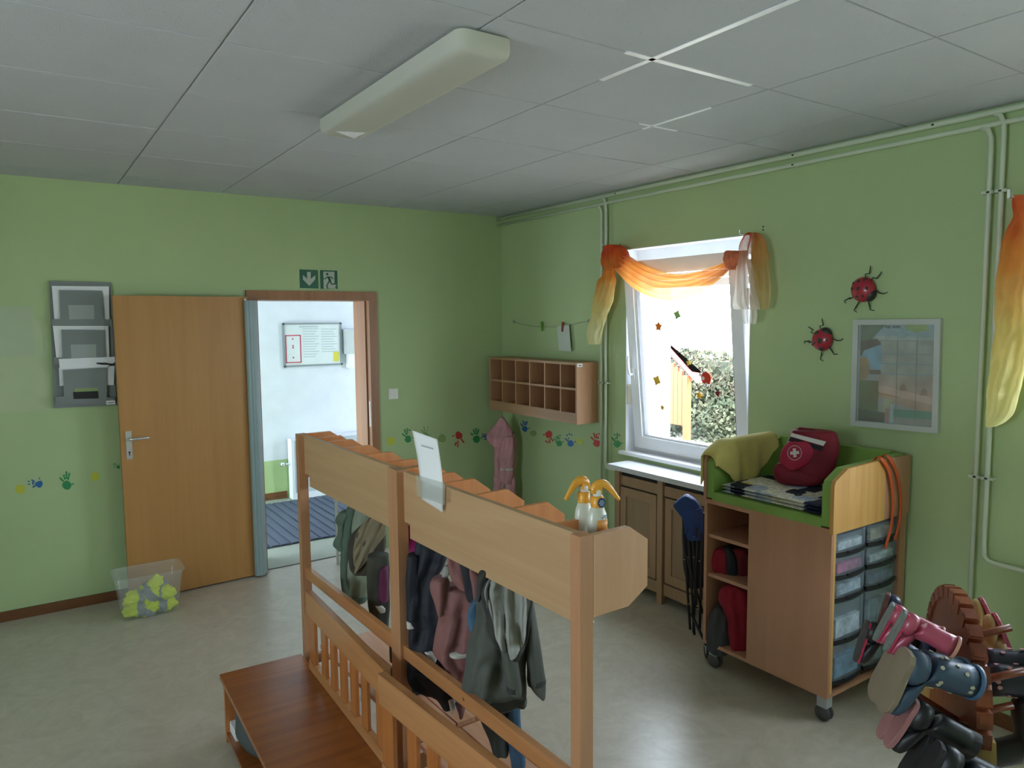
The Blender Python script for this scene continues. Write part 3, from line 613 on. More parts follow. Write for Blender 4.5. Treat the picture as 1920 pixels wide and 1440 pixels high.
for k in range(1, 6):
    y = yA+(yB-yA)*k/6; bx('divider', (-D+.002, -.008, y-.007, y+.007, .080, .245), M_shelf, cb, .001); bx('divider', (-D+.002, -.008, y-.007, y+.007, .261, zt_-.018), M_shelf, cb, .001)
bx('white_label', (-D+.003, -D+.05, yA-.001, yA, zt_-.03, zt_-.006), M_paper, cb, 0); bx('label_print', (-D+.014, -D+.038, yA-.0015, yA, zt_-.022, zt_-.016), M_dark, cb, 0)
for k in range(6):
    y = yA+(yB-yA)*(k+.5)/6; bm = bmesh.new(); tube(bm, [(-D+.018, y, .04), (-D+.05, y, .035), (-D+.06, y, .0), (-D+.05, y, -.015)], .004, 6); obj('coat_hook', bm, M_steel, cb, True)

# pink snowsuit hanging in the corner
M_pink = mat('pink_nylon', (.50, .24, .27), .7, var=.15, vscale=10, bump=.15, bscale=90)
SN = Vector((-.62, -.78, 0)); SP = Vector((-.17, -.30, .9))
ss = thing('snowsuit', 'pink child snowsuit hanging from the cubby shelf in the room corner', 'snowsuit', at(942, 780, 'y', -.3)); sl = ss.location
def sc(name, rows, off=0, mt=M_pink, thick=.035, par=ss, fold=.006, k=7, seed=0, P=SP, N=SN):
    o = cloth(name, rows, P, N, mt, None, thick, fold, k, seed, off); o.parent = par; o.matrix_parent_inverse = Matrix.Translation(-par.location); return o
sc('body', [(812, 928, 966), (840, 926, 969), (870, 927, 967), (890, 926, 965), (905, 925, 967)], 0, thick=.04, fold=.012, seed=1)
sc('leg', [(893, 926, 948), (912, 925, 946), (930, 923, 944)], 0, thick=.035, seed=2); sc('leg', [(893, 946, 967), (912, 948, 968), (934, 949, 969)], .0, thick=.035, seed=3)
sc('hood', [(782, 938, 944), (795, 930, 953), (806, 918, 960), (815, 912, 961), (826, 915, 955), (838, 926, 944)], .035, thick=.03, seed=4)
sc('sleeve', [(818, 944, 962), (840, 937, 965), (870, 936, 963), (895, 937, 960), (907, 943, 955)], .05, thick=.025, seed=5)
sc('foot', [(930, 926, 944), (940, 928, 942), (942, 930, 940)], 0, thick=.03, seed=6); sc('foot', [(932, 950, 968), (942, 952, 966), (945, 955, 964)], 0, thick=.03, seed=7)
sc('reflective_band', [(877.5, 938, 962), (881.5, 938, 962)], .056, mat('reflective_grey', (.5, .5, .5), .5), .022, fold=.002, seed=8)
bm = bmesh.new(); tube(bm, [at(942, 768, 'x', -.19)-sl, at(942, 784, 'x', -.2)-sl], .003, 6); obj('hanging_loop', bm, M_pink, ss)

# string with pegs above the shelf
st_ = thing('string_line', 'thin string strung between two screw hooks on the wall above the cubby shelf', 'string', (-.02, -.68, 1.75)); q = st_.location
pts = [at(x, y, 'x', -.022)-q for x, y in ((962, 603), (975, 607), (995, 611), (1020, 613), (1045, 613), (1070, 609), (1090, 604), (1103, 602))]
bm = bmesh.new(); tube(bm, pts, .0022, 6); obj('string', bm, mat('string_grey', (.25, .27, .2), .8), st_)
for x, y in ((962, 603), (1103, 602)):
    p_ = at(x, y, 'x', -.012)-q; bm = bmesh.new(); lathe(bm, [(.008, 0), (.012, .004), (.012, .016), (.006, .02)], n=12, M=Matrix.Translation(p_+Vector((.012, 0, 0))) @ Matrix.Rotation(-math.pi/2, 4, 'Y')); obj('screw_hook', bm, M_steel, st_, True)
def peg(x, y, mt, label, dx=0):
    p_ = at(x, y, 'x', -.03); o = thing('clothes_peg', label, 'clothes peg', p_)
    for s in (-1, 1):
        bm = bmesh.new(); prism(bm, [(-.004+s*.006, .034), (.004+s*.006, .034), (.003+s*.003, -.04), (-.003+s*.003, -.04)], 'x', -.006, .006, M=Matrix.Rotation(.12*(1 if dx else -1), 4, 'X')); obj('peg_half', bm, mt, o, bevel=.001)
    return o
peg(1016, 611, mat('peg_green', (.12, .32, .03), .6), 'green clothes peg on the string above the cubby shelf')
peg(1055, 612, mat('peg_red', (.25, .05, .03), .6), 'dark red clothes peg holding the white card on the string', 1)
p_ = at(1057, 635, 'x', -.026); bm = bmesh.new(); flat(bm, [at(x, y, 'x', -.026)-p_ for x, y in ((1044, 612), (1067, 609), (1071, 659), (1048, 657))], .001, 'x'); o = obj('paper_card', bm, mat('card_grey_white', (.50, .54, .46), .7), None); o.location = p_; tag(o, 'blank white card hanging on the string above the cubby shelf', 'paper')

# radiator cabinet under the window, with its counter
ca = thing('radiator_cabinet', 'brown panelled wooden cabinet covering the radiator under the window', 'cabinet', (-.001, -2.2, 0))
fx = -.205; yl, yr = .505, -.61
bx('side_panel', (fx, 0, yl-.02, yl, 0, .80), M_cab, ca)
for y in (yl-.02, .09, -.29, -.59): bx('post', (fx-.012, fx+.02, y-.025, y+.02, 0, .80), M_cab, ca)
for a, b in ((.47, .115), (.06, -.265), (-.32, -.565)):
    bx('rail', (fx, fx+.02, b, a, .70, .765), M_cab, ca); bx('rail', (fx, fx+.02, b, a, .06, .135), M_cab, ca)
    bx('dark_slot', (fx+.012, fx+.02, b, a, .765, .795), M_dark, ca, 0)
    bx('door_frame', (fx-.004, fx+.012, b+.012, b+.065, .147, .69), M_cab, ca); bx('door_frame', (fx-.004, fx+.012, a-.065, a-.012, .147, .69), M_cab, ca)
    bx('door_frame', (fx-.004, fx+.012, b+.065, a-.065, .63, .69), M_cab, ca); bx('door_frame', (fx-.004, fx+.012, b+.065, a-.065, .147, .205), M_cab, ca)
    bx('door_panel', (fx+.004, fx+.014, b+.065, a-.065, .205, .63), M_cabx, ca); bx('dark_slot', (fx+.016, fx+.019, b+.001, a-.001, .135, .70), M_dark, ca, 0)
tag(bx('window_counter', (-.245, -.001, -2.825, -1.65, .80, .832), M_counter, None, .003), 'pale grey counter board on top of the radiator cabinet', 'counter')
# belt winder of the roller shutter on the left reveal
bw = thing('belt_winder', 'cream shutter belt winder box with a black cord on the left window reveal', 'winder', (.05, -1.58, 1.30))
bx('winder_box', (-.045, .03, -.005, .012, -.09, .05), mat('cream_plastic', (.78, .75, .60), .5), bw, .004, M=Matrix.Rotation(.0, 4, 'X')); bx('cover_plate', (-.058, -.045, -.01, .012, .04, .046), MATS['cream_plastic'], bw, .001)
bm = bmesh.new(); tube(bm, [(0, -.004, .05), (.002, -.006, .35), (.004, -.008, .9)], .0018, 6); obj('cord', bm, M_black, bw); bx('cord_stop', (-.006, .006, -.012, .0, .048, .062), M_black, bw, .002)

# low bench in the corner
lb = thing('low_bench', 'low dark wooden bench along the wall under the cubby shelf', 'bench', (-.2, -.72, 0))
M_lb = wood('dark_bench_wood', '54432f', '6a553c', 'y', .6, .6)
bx('seat_board', (-.17, .18, -.68, .68, .205, .232), M_lb, lb)
for x in (-.15, .15):
    for y in (-.62, .62): bx('leg', (x-.02, x+.02, y-.02, y+.02, 0, .205), M_lb, lb)
bx('stretcher', (-.01, .01, -.6, .6, .12, .16), M_lb, lb)

# swag curtain over window 1
M_swag = sheer('orange_voile', (2.0, 2.33, [(0, 'f6b868'), (.45, 'ee9a50'), (.75, 'e8744a'), (1, 'd8502e')]), .95)
M_tail = sheer('yellow_voile', (1.72, 2.25, [(0, 'f6f0c0'), (.35, 'f6e29c'), (.7, 'f0ac54'), (1, 'e2603a')]), .80)
M_rtail = sheer('peach_voile', (1.95, 2.33, [(0, 'e8cf9a'), (.4, 'dcae6c'), (.7, 'd98e4a'), (1, 'd65a34')]), .72)
sw_ = thing('swag_curtain', 'orange and yellow voile swag draped across the top of the window', 'curtain', (-.1, -2.0, 2.2))
def wsheet(name, rows, P, n, mt, par, **k):
    o = sheet(name, rows, P, n, mt, None, **k); o.parent = par; o.matrix_parent_inverse = Matrix.Translation(-par.location); return o
bm = bmesh.new(); top = [(1146, 466), (1175, 478), (1205, 497), (1235, 509), (1268, 514), (1300, 511), (1330, 503), (1355, 494), (1376, 484)]
bot = [(1140, 484), (1160, 512), (1185, 538), (1213, 555), (1245, 563), (1275, 561), (1310, 549), (1345, 526), (1380, 492)]
T_ = ipol([t+b for t, b in zip(top, bot)], 8); Rg = []
for i, (tx, ty, bx_, by_) in enumerate(T_):
    row = []; s = i/(len(T_)-1); bul = .10+.04*math.sin(s*math.pi)
    for j in range(25):
        t = j/24; A = at(tx+(bx_-tx)*t, ty+(by_-ty)*t, 'x', -bul-.05*math.sin(t*math.pi)*math.sin(s*math.pi)**.5)
        A.x += .012*math.sin(t*30+s*5)*(.4+math.sin(s*math.pi)); row.append(bm.verts.new(A-sw_.location))
    Rg.append(row)
for a, b in zip(Rg, Rg[1:]):
    for j in range(24): bm.faces.new((a[j], a[j+1], b[j+1], b[j]))
obj('swag', bm, M_swag, sw_, True)
# materials use object z, so keep voile parts in world-height coordinates
sw_.children[0].data.transform(Matrix.Translation(sw_.location)); sw_.children[0].matrix_parent_inverse = Matrix.Translation(-sw_.location)
def wdrape(name, rows, P, n, mt, par, **k):
    o = cloth(name, rows, P, n, mt, None, **k); o.parent = par; o.matrix_parent_inverse = Matrix.Translation(-par.location); return o
wdrape('left_puff', [(459, 1146, 1156), (464, 1135, 1168), (475, 1131, 1176), (488, 1130, 1180), (498, 1133, 1182), (503, 1140, 1172)], (-.10, -1.4, 2.2), (-1, 0, 0), M_tail, sw_, thick=.05, fold=.012, k=9, seed=21)
wdrape('left_tail', [(496, 1137, 1148), (510, 1134, 1150), (530, 1124, 1152), (550, 1119, 1150), (570, 1115, 1146), (590, 1112, 1137), (610, 1108, 1131), (630, 1103, 1126), (646, 1106, 1122)], (-.10, -1.4, 2.0), (-1, 0, 0), M_tail, sw_, thick=.03, fold=.014, k=12, seed=22)
wdrape('right_knot', [(470, 1366, 1382), (478, 1360, 1388), (490, 1359, 1390), (500, 1366, 1384), (506, 1372, 1378)], (-.13, -2.45, 2.2), (-1, 0, 0), mat('knot_voile', (.62, .16, .07), .8, var=.3, vscale=20), sw_, thick=.035, fold=.01, k=12, seed=23)
wsheet('right_puff', [(436, 1402, 1415), (440, 1396, 1424), (450, 1390, 1430), (465, 1385, 1434), (480, 1384, 1437), (500, 1400, 1439), (530, 1404, 1442), (560, 1402, 1444), (580, 1408, 1440)], (-.10, -2.55, 2.2), (-1, 0, 0), M_rtail, sw_, fold=.022, k=3, seed=24)
M_pale = sheer('pale_voile', (1.8, 2.2, [(0, 'f6efe6'), (.5, 'f3e3d8'), (.8, 'efc8b4'), (1, 'e6a080')]), .66)
wsheet('right_tail', [(470, 1388, 1402), (490, 1382, 1408), (520, 1379, 1412), (550, 1378, 1416), (570, 1376, 1424), (580, 1381, 1428)], (-.14, -2.55, 2.1), (-1, 0, 0), M_pale, sw_, fold=.02, k=3, seed=25)
wsheet('right_tail', [(540, 1392, 1414), (570, 1391, 1417), (590, 1391, 1418), (607, 1395, 1416)], (-.12, -2.55, 2.0), (-1, 0, 0), M_pale, sw_, fold=.015, k=3, seed=26)
for x, y in ((1150, 462), (1408, 440)):
    p_ = at(x, y, 'x', -.005)-sw_.location; bm = bmesh.new(); tube(bm, [p_+Vector((.004, 0, 0)), p_+Vector((-.10, 0, 0)), p_+Vector((-.10, 0, .02))], .004, 8); obj('curtain_hook', bm, M_steel, sw_)
# second curtain at the right edge
M_c2 = sheer('ombre_voile', (1.34, 2.27, [(0, 'f4f0b4'), (.45, 'f4e096'), (.75, 'eeac5c'), (1, 'e06c44')]), .86)
c2 = thing('swag_curtain', 'orange to yellow voile curtain tail at the right edge beside the second window', 'curtain', (-.1, -4.0, 2.27))
wdrape('tail', [(372, 1902, 1930), (385, 1898, 1940), (405, 1899, 1945), (430, 1890, 1950), (480, 1876, 1945), (550, 1868, 1940), (620, 1865, 1935), (680, 1858, 1925), (730, 1852, 1912), (770, 1850, 1903), (790, 1850, 1885), (800, 1852, 1866)], (-.10, -4.0, 1.9), (-1, 0, 0), M_c2, c2, thick=.035, fold=.02, k=6, seed=31)
wsheet('swag', [(366, 1905, 2500), (420, 1925, 2480), (480, 1960, 2400), (520, 2000, 2300)], (-.13, -4.5, 2.2), (-1, 0, 0), M_c2, c2, fold=.03, k=4, seed=32)
p_ = at(1915, 374, 'x', -.005)-c2.location; bm = bmesh.new(); tube(bm, [p_+Vector((.004, 0, 0)), p_+Vector((-.12, 0, 0)), p_+Vector((-.12, 0, .03))], .006, 8); obj('curtain_hook', bm, M_pvc, c2)
for x, y in ((1431, 425), (1431, 431), (1163, 459)):
    bm = bmesh.new(); p_ = at(x, y, 'x', 0); box(bm, p_.x-.0015, p_.x, p_.y-.004, p_.y+.004, p_.z-.004, p_.z+.004); obj('screw_hole', bm, M_dark, wall_right)

# ladybirds
def ladybird(px, py, r, head, label, spots, legs, seed):
    c = at(px, py, 'x', 0); t = thing('ladybird_ornament', label, 'ornament', c)
    Mx = Matrix(((0, 0, -1, 0), (-math.sin(head)*-1*0, 0, 0, 0), (0, 0, 0, 0), (0, 0, 0, 1)))
    # local: u along head direction in the wall plane (image right = -Y, up = +Z)
    u = Vector((0, -math.cos(head), math.sin(head))); v = Vector((0, math.sin(head), math.cos(head))); n = Vector((-1, 0, 0))
    def dome(name, cu, cv, ru, rv, h, mt, lift=0):
        bm = bmesh.new(); rings = []
        for i in range(8):
            a = i/7*math.pi/2; ring = []
            for k in range(24):
                b = k*2*math.pi/24; ring.append(bm.verts.new(u*(cu+ru*math.cos(a)*math.cos(b))+v*(cv+rv*math.cos(a)*math.sin(b))+n*(lift+h*math.sin(a)+.001)))
            rings.append(ring)
        for A, B in zip(rings, rings[1:]):
            for k in range(24): bm.faces.new((A[k], A[(k+1) % 24], B[(k+1) % 24], B[k]))
        bm.faces.new(rings[0]); bmesh.ops.remove_doubles(bm, verts=bm.verts, dist=1e-5); return obj(name, bm, mt, t, True)
    Mr = mat('ladybird_red', (.36, .012, .03), .35, coat=.4); Mk = mat('ladybird_black', (.02, .025, .02), .4)
    dome('shell', 0, 0, r, r*.98, r*.62, Mr, .012); dome('head', r*.72, 0, r*.42, r*.55, r*.40, Mk, .012)
    for su, sv, sr in spots:
        z = r*.62*math.sqrt(max(0, 1-su*su-sv*sv))+.012
        dome('spot', su*r, sv*r, sr*r*1.35, sr*r*1.35, .005, Mk, z-.0035)
    for k, (au, av) in enumerate(legs):
        d = (u*au+v*av).normalized(); w = d.cross(n); p0 = d*r*.85+n*.016
        bm = bmesh.new(); tube(bm, [p0, p0+d*r*.35+n*.012, p0+d*r*.42+w*r*.16-n*.006, p0+d*r*.85+w*r*.2+n*.004, p0+d*r*1.0+w*r*.05-n*.010], [.003, .003, .0035, .0025, .002], 6); obj('leg', bm, Mk, t, True)
sp = [(-.1, .0, .13), (.35, .35, .11), (-.5, .35, .12), (-.55, -.35, .11), (.15, -.55, .11), (-.25, .7, .1), (.45, -.25, .1), (-.8, 0, .09)]
ladybird(1622, 543, .064, math.radians(-38), 'red ladybird wall ornament with its head to the lower right, upper one of two', sp, [(.9, .55), (.95, -.4), (.1, 1), (-.5, 1), (-.3, -1), (.4, -1)], 1)
ladybird(1545, 637, .060, math.radians(62), 'red ladybird wall ornament with its head up, lower left one of two', [(0, -.1, .2), (.35, .5, .16), (-.55, -.45, .18), (-.4, .25, .1), (-.7, .45, .1), (.3, -.6, .08)], [(.85, .6), (.6, -.9), (.1, 1), (-.2, -1), (-.7, .8), (-.9, -.55)], 2)

# framed children's calendar poster
pf = thing('picture_frame', 'white framed children poster with tree, sky and a grid of boxes', 'picture', (0, -3.45, 1.53))
PO = [(1605, 599.5), (1769, 597.5), (1763, 812), (1599, 797)]
def pq(s, t, v): # bilinear on the frame
    a = Vector(PO[0]).lerp(Vector(PO[1]), s); b = Vector(PO[3]).lerp(Vector(PO[2]), s); c = a.lerp(b, t); return at(c.x, c.y, 'x', v)-pf.location
def ppoly(name, st__, mt, v=-.020, t=.0006):
    bm = bmesh.new(); flat(bm, [pq(s, t_, v) for s, t_ in st__], t, 'x'); return obj(name, bm, mt, pf)
def prect(name, s0_, s1_, t0_, t1_, mt, v=-.020, t=.0006): return ppoly(name, [(s0_, t0_), (s1_, t0_), (s1_, t1_), (s0_, t1_)], mt, v, t)
Mfw = mat('frame_white', (.50, .53, .50), .4)
for q in ((0, 1, 0, .05), (0, 1, .95, 1), (0, .06, .05, .95), (.93, 1, .05, .95)): prect('frame_bar', *q, Mfw, -.001, .026)
prect('print_base', .06, .93, .05, .95, mat('print_grey_blue', (.33, .37, .37), .4), -.001, .018)
pc = lambda n, c: mat('poster_'+n, c, .45, var=.2, vscale=14)
prect('print_area', .06, .93, .05, .17, pc('sky', (.32, .45, .50))); ppoly('print_area', [(.55, .05), (.82, .05), (.84, .10), (.7, .12), (.58, .10)], pc('leaf', (.32, .44, .16)), -.0208)
ppoly('print_area', [(.06, .05), (.35, .05), (.28, .10), (.2, .17), (.17, .22), (.06, .30)], pc('tree', (.14, .18, .12)), -.0208); ppoly('print_area', [(.06, .20), (.25, .18), (.30, .23), (.10, .29), (.08, .34), (.06, .34)], pc('branch', (.12, .08, .06)), -.0214)
ppoly('print_area', [(.22, .15), (.42, .16), (.40, .14), (.52, .18), (.62, .15), (.72, .17), (.92, .16), (.92, .19), (.22, .19)], pc('cloud', (.45, .50, .48)), -.0212)
ppoly('print_area', [(.06, .34), (.14, .27), (.30, .24), (.30, .48), (.06, .40)], pc('blue', (.20, .38, .52)), -.0210)
ppoly('print_area', [(.06, .35), (.13, .35), (.17, .40), (.17, .50), (.13, .56), (.06, .58)], pc('straw', (.34, .23, .10)), -.0216)
prect('print_area', .06, .28, .57, .95, pc('meadow', (.13, .17, .06)), -.0206); ppoly('print_area', [(.06, .84), (.36, .86), (.36, .95), (.06, .95)], pc('dark_meadow', (.07, .10, .06)), -.0212)
prect('print_area', .17, .30, .47, .51, pc('brown', (.16, .10, .08)), -.0214)
ppoly('print_area', [(.28, .52), (.93, .60), (.93, .86), (.28, .72)], pc('sand', (.46, .34, .26)), -.0206)
ppoly('print_area', [(.28, .605), (.93, .70), (.93, .76), (.28, .68)], pc('path', (.56, .43, .35)), -.0212); ppoly('print_area', [(.28, .675), (.52, .705), (.52, .715), (.28, .688)], pc('ochre', (.34, .24, .07)), -.0218)
prect('print_area', .34, .45, .73, .95, pc('mint', (.36, .42, .26)), -.0210); prect('print_area', .45, .93, .82, .89, pc('teal', (.10, .30, .22)), -.0212); prect('print_area', .45, .93, .89, .95, pc('mix', (.30, .32, .30)), -.0210)
ppoly('print_area', [(.37, .82), (.41, .82), (.41, .95), (.36, .95)], pc('rose', (.42, .26, .26)), -.0216); prect('print_area', .42, .46, .78, .95, pc('pale_blue', (.40, .55, .62)), -.0218)
for k, t_ in enumerate((.20, .325, .415, .51, .58)):
    for c_, (a, b) in enumerate(((.30, .475), (.495, .695), (.72, .925))):
        prect('grid_box', a, b, t_, t_+(.11 if k == 0 else .075), pc('box', (.38, .40, .36)) if k < 3 else pc('box_warm', (.42, .37, .31)), -.0208)
for s_ in (.485, .708): prect('grid_line', s_-.004, s_+.004, .17, .92, pc('line', (.20, .24, .22)), -.0222)
for t_ in (.318, .408, .502): prect('grid_line', .30, .925, t_-.003, t_+.003, pc('line2', (.22, .33, .38)), -.0222)
for s_, t_ in ((.56, .62), (.80, .65)): ppoly('print_area', [(s_-.04, t_+.03), (s_-.035, t_-.01), (s_, t_-.035), (s_+.035, t_-.01), (s_+.04, t_+.03)], pc('igloo', (.27, .21, .17)), -.0222)
x_ = .26
for w_ in (.02, .02, .02, .0, .025, .02, .018, .0, .03, .02, .025, .018):   # illegible title strokes
    if w_: prect('title_letter', x_, x_+w_*.75, .058, .082, pc('ink', (.10, .13, .12)), -.0226)
    x_ += w_ if w_ else .02
prect('print_area', .90, .93, .22, .25, pc('ink', (.1, .1, .1)), -.0226)
prect('glazing', .06, .93, .05, .95, clear('picture_glass', (1, 1, 1), .10, .05, (.7, .72, .7)), -.0235, .001)

# ================================================================= CHANGING TABLE
ct = thing('changing_table', 'beech changing table on castors with lime padding, open shelves and drawer bay', 'changing table', (-.33, -3.19, 0)); cl = ct.location
def cx(n, d, mt, bev=.002, par=None): return bx(n, (d[0]-cl.x, d[1]-cl.x, d[2]-cl.y, d[3]-cl.y, d[4], d[5]), mt, par or ct, bev)
X0, X1, Y0, Y1, ZB = -.635, -.04, -3.54, -2.835, .125
cx('side_panel', (X0, X1, Y1-.018, Y1, ZB, .89), M_chg); cx('bottom_board', (X0, X1, Y0+.0, Y1-.018, ZB, ZB+.018), M_chg)
cx('front_panel', (X0, X0+.018, Y0, -3.108, ZB+.018, .868), M_chg); cx('partition', (X0+.018, X1, -3.108-.018, -3.108, ZB+.018, .868), M_chg)
cx('top_board', (X0, X1, Y0, Y1-.018, .868, .89), M_chg); cx('back_panel', (X1-.012, X1, Y0+.02, Y1-.018, ZB+.018, .868), M_chg)
cx('corner_strip', (X0+.018, X0+.034, Y0, Y0+.02, ZB+.018, .868), M_chgl); cx('rear_upright', (-.075, X1+.02, Y0, Y0+.02, ZB+.018, .868), M_chg)
for z in (.690, .484): cx('shelf', (X0+.012, X1-.012, -3.108, Y1-.018, z, z+.018), M_chg)
def guard(n, ya_, yb_, mt, pts): 
    bm = bmesh.new(); prism(bm, [(x-cl.x, z) for x, z in pts], 'y', ya_-cl.y, yb_-cl.y); return obj(n, bm, mt, ct, bevel=.003)
gp = [(-.645, .872), (-.645, 1.085), (-.635, 1.105), (-.545, 1.150), (-.24, 1.158), (-.24, .872)]
guard('side_guard', Y0-.012, Y0+.006, M_chgl, gp); guard('side_guard', Y0-.010, Y0+.006, M_chg, [(-.24, .872), (-.24, 1.158), (-.02, 1.15), (-.02, .872)])
guard('side_guard', Y1-.018, Y1+.0, M_chg, [(-.645, .89), (-.645, 1.085), (-.635, 1.115), (-.55, 1.15), (-.04, 1.155), (-.04, .89)])
cx('rear_guard', (-.055, -.037, Y0, Y1-.018, .89, 1.145), M_chg)
# padding
cx('mattress_pad', (-.638, -.10, Y0+.05, Y1-.05, .890, .932), M_lime, .014)
pp_ = [(-.640, .90), (-.640, 1.075), (-.628, 1.10), (-.54, 1.145), (-.06, 1.158), (-.06, .90)]
for a, b in ((Y0+.007, Y0+.048), (Y1-.062, Y1-.019)):
    bm = bmesh.new(); prism(bm, [(x-cl.x, z) for x, z in pp_], 'y', a-cl.y, b-cl.y); obj('side_pad', bm, M_lime, ct, bevel=.010, seg=3)
cx('rear_pad', (-.10, -.056, Y0+.05, Y1-.05, .935, 1.165), M_lime, .010)
# drawer towers: dark frame, clear drawers facing the near side
Mdr = clear('drawer_plastic', (.82, .90, .96), .20, .10, (.55, .62, .70)); rows_ = ((.857, .762), (.752, .658), (.648, .556), (.545, .362), (.352, .175))
stuff_cols = [(.6, .6, .58), (.55, .12, .25), (.45, .5, .55), (.7, .75, .8), (.12, .28, .42), (.45, .36, .25), (.5, .52, .5), (.10, .14, .2), (.2, .25, .3), (.15, .2, .25)]
idx = 0
for xa, xb in ((-.598, -.352), (-.342, -.085)):
    bx('drawer_frame', (xa-cl.x-.004, xb-cl.x+.004, Y0+.03-cl.y, -3.13-cl.y, .150, .864), M_black, ct, .002)
    for zt2, zb2 in rows_:
        bm = bmesh.new(); n_ = 10; P_ = []
        for k in range(n_+1):
            s = k/n_; P_.append((xa+.004+(xb-xa-.008)*s-cl.x, Y0+.010-.018*math.sin(s*math.pi)-cl.y))
        prism(bm, P_+[(P_[-1][0], Y0+.029-cl.y), (P_[0][0], Y0+.029-cl.y)], 'z', zb2+.012, zt2); d_ = obj('drawer', bm, Mdr, ct)
        bm = bmesh.new(); prism(bm, [(p[0], p[1]-.004) for p in P_]+[(P_[-1][0], Y0+.02-cl.y), (P_[0][0], Y0+.02-cl.y)], 'z', zb2-.003, zb2+.015); obj('drawer_lip', bm, M_black, d_)
        bm = bmesh.new(); hz = zt2-.025; xm = (xa+xb)/2-cl.x; prism(bm, [(xm-.05, Y0-.016-cl.y), (xm+.05, Y0-.016-cl.y), (xm+.045, Y0-.004-cl.y), (xm-.045, Y0-.004-cl.y)], 'z', zb2+.010, zb2+.018); obj('drawer_pull', bm, M_black, d_)
        bm = bmesh.new(); c_ = stuff_cols[idx]; box(bm, xa+.03-cl.x, xb-.03-cl.x, Y0+.010-cl.y, Y0+.0285-cl.y, zb2+.02, zb2+.02+(zt2-zb2-.03)*(.55+.1*(idx % 3)))
        obj('drawer_contents', bm, mat('contents_%d' % idx, c_, .8, var=.5, vscale=25), d_, bevel=.006); idx += 1
def castor(x, y):
    bm = bmesh.new(); box(bm, x-.028, x+.028, y-.028, y+.028, .118, .125); box(bm, x-.022, x+.022, y-.024, y+.024, .065, .118)
    c_ = obj('castor', bm, mat('castor_grey', (.38, .40, .42), .4), ct, bevel=.004)
    for s in (-1, 1):
        bm = bmesh.new(); lathe(bm, [(.018, 0), (.036, .002), (.038, .008), (.036, .014), (.018, .016)], n=20, M=Matrix.Translation((x+(.004 if s > 0 else -.020), y, .038)) @ Matrix.Rotation(math.pi/2, 4, 'Y')); obj('castor_wheel', bm, mat('wheel_dark', (.07, .07, .075), .5), c_, True)
for x in (-.59, -.09):
    for y in (-3.50, -2.88): castor(x-cl.x, y-cl.y)

# patchwork blanket folded on the pad
mb = bpy.data.materials.new('patchwork'); mb.use_nodes = True; nt = mb.node_tree; b = nt.nodes['Principled BSDF']; b.inputs['Roughness'].default_value = .85; L = nt.links.new
tc = nt.nodes.new('ShaderNodeTexCoord'); vo = nt.nodes.new('ShaderNodeTexVoronoi'); vo.distance = 'CHEBYCHEV'; vo.inputs['Scale'].default_value = 11; vo.inputs['Randomness'].default_value = .55
L(tc.outputs['Object'], vo.inputs['Vector']); sp_ = nt.nodes.new('ShaderNodeSeparateXYZ'); L(vo.outputs['Color'], sp_.inputs[0])
ra = nt.nodes.new('ShaderNodeValToRGB'); ra.color_ramp.interpolation = 'CONSTANT'; cr_ = ra.color_ramp
cs = [(0, '20263c'), (.26, 'd8d4c0'), (.45, 'd9c26a'), (.58, 'a8b4c4'), (.75, 'dcd8c8'), (.88, '262c46')]
cr_.elements[0].color = (*hexc(cs[0][1]), 1); cr_.elements[1].position = cs[1][0]; cr_.elements[1].color = (*hexc(cs[1][1]), 1)
for p_, c_ in cs[2:]: e = cr_.elements.new(p_); e.color = (*hexc(c_), 1)
L(sp_.outputs[0], ra.inputs[0])
n3 = nt.nodes.new('ShaderNodeTexNoise'); n3.inputs['Scale'].default_value = 45; L(tc.outputs['Object'], n3.inputs['Vector'])
r3 = nt.nodes.new('ShaderNodeValToRGB'); r3.color_ramp.elements[0].position = .45; r3.color_ramp.elements[1].position = .55; r3.color_ramp.elements[0].color = (.55, .55, .6, 1); L(n3.outputs['Fac'], r3.inputs[0])
mx = nt.nodes.new('ShaderNodeMix'); mx.data_type = 'RGBA'; mx.blend_type = 'MULTIPLY'; mx.inputs[0].default_value = .6; L(ra.outputs[0], mx.inputs[6]); L(r3.outputs[0], mx.inputs[7]); L(mx.outputs[2], b.inputs['Base Color'])
bl = thing('folded_blanket', 'folded navy, cream and yellow patchwork blanket on the changing table pad', 'blanket', (-.40, -3.19, .933))
for k, (g_, h_) in enumerate(((0, .0), (.006, .016), (.002, .032))):
    bm = bmesh.new(); N1, N2 = 26, 34; top_, bot_ = [], []
    for i in range(N1+1):
        rt_, rb_ = [], []
        for j in range(N2+1):
            a, c = i/N1, j/N2; x = -.215+.40*a+g_; y = -.275+.545*c
            ed = min(1, min(a, 1-a, c, 1-c)*14); wv = .004*noise.noise(Vector((x*9, y*9, k*5)))
            rt_.append(bm.verts.new((x, y, h_+.0145*(.45+.55*math.sqrt(ed))+wv*ed+.001))); rb_.append(bm.verts.new((x, y, h_+.007*(1-math.sqrt(ed)))))
        top_.append(rt_); bot_.append(rb_)
    for i in range(N1):
        for j in range(N2): bm.faces.new((top_[i][j], top_[i+1][j], top_[i+1][j+1], top_[i][j+1])); bm.faces.new((bot_[i][j], bot_[i][j+1], bot_[i+1][j+1], bot_[i+1][j]))
    for i in range(N1): bm.faces.new((top_[i][0], bot_[i][0], bot_[i+1][0], top_[i+1][0])); bm.faces.new((top_[i][N2], top_[i+1][N2], bot_[i+1][N2], bot_[i][N2]))
    for j in range(N2): bm.faces.new((top_[0][j], top_[0][j+1], bot_[0][j+1], bot_[0][j])); bm.faces.new((top_[N1][j], bot_[N1][j], bot_[N1][j+1], top_[N1][j+1]))
    obj('blanket_fold', bm, mb, bl, True)

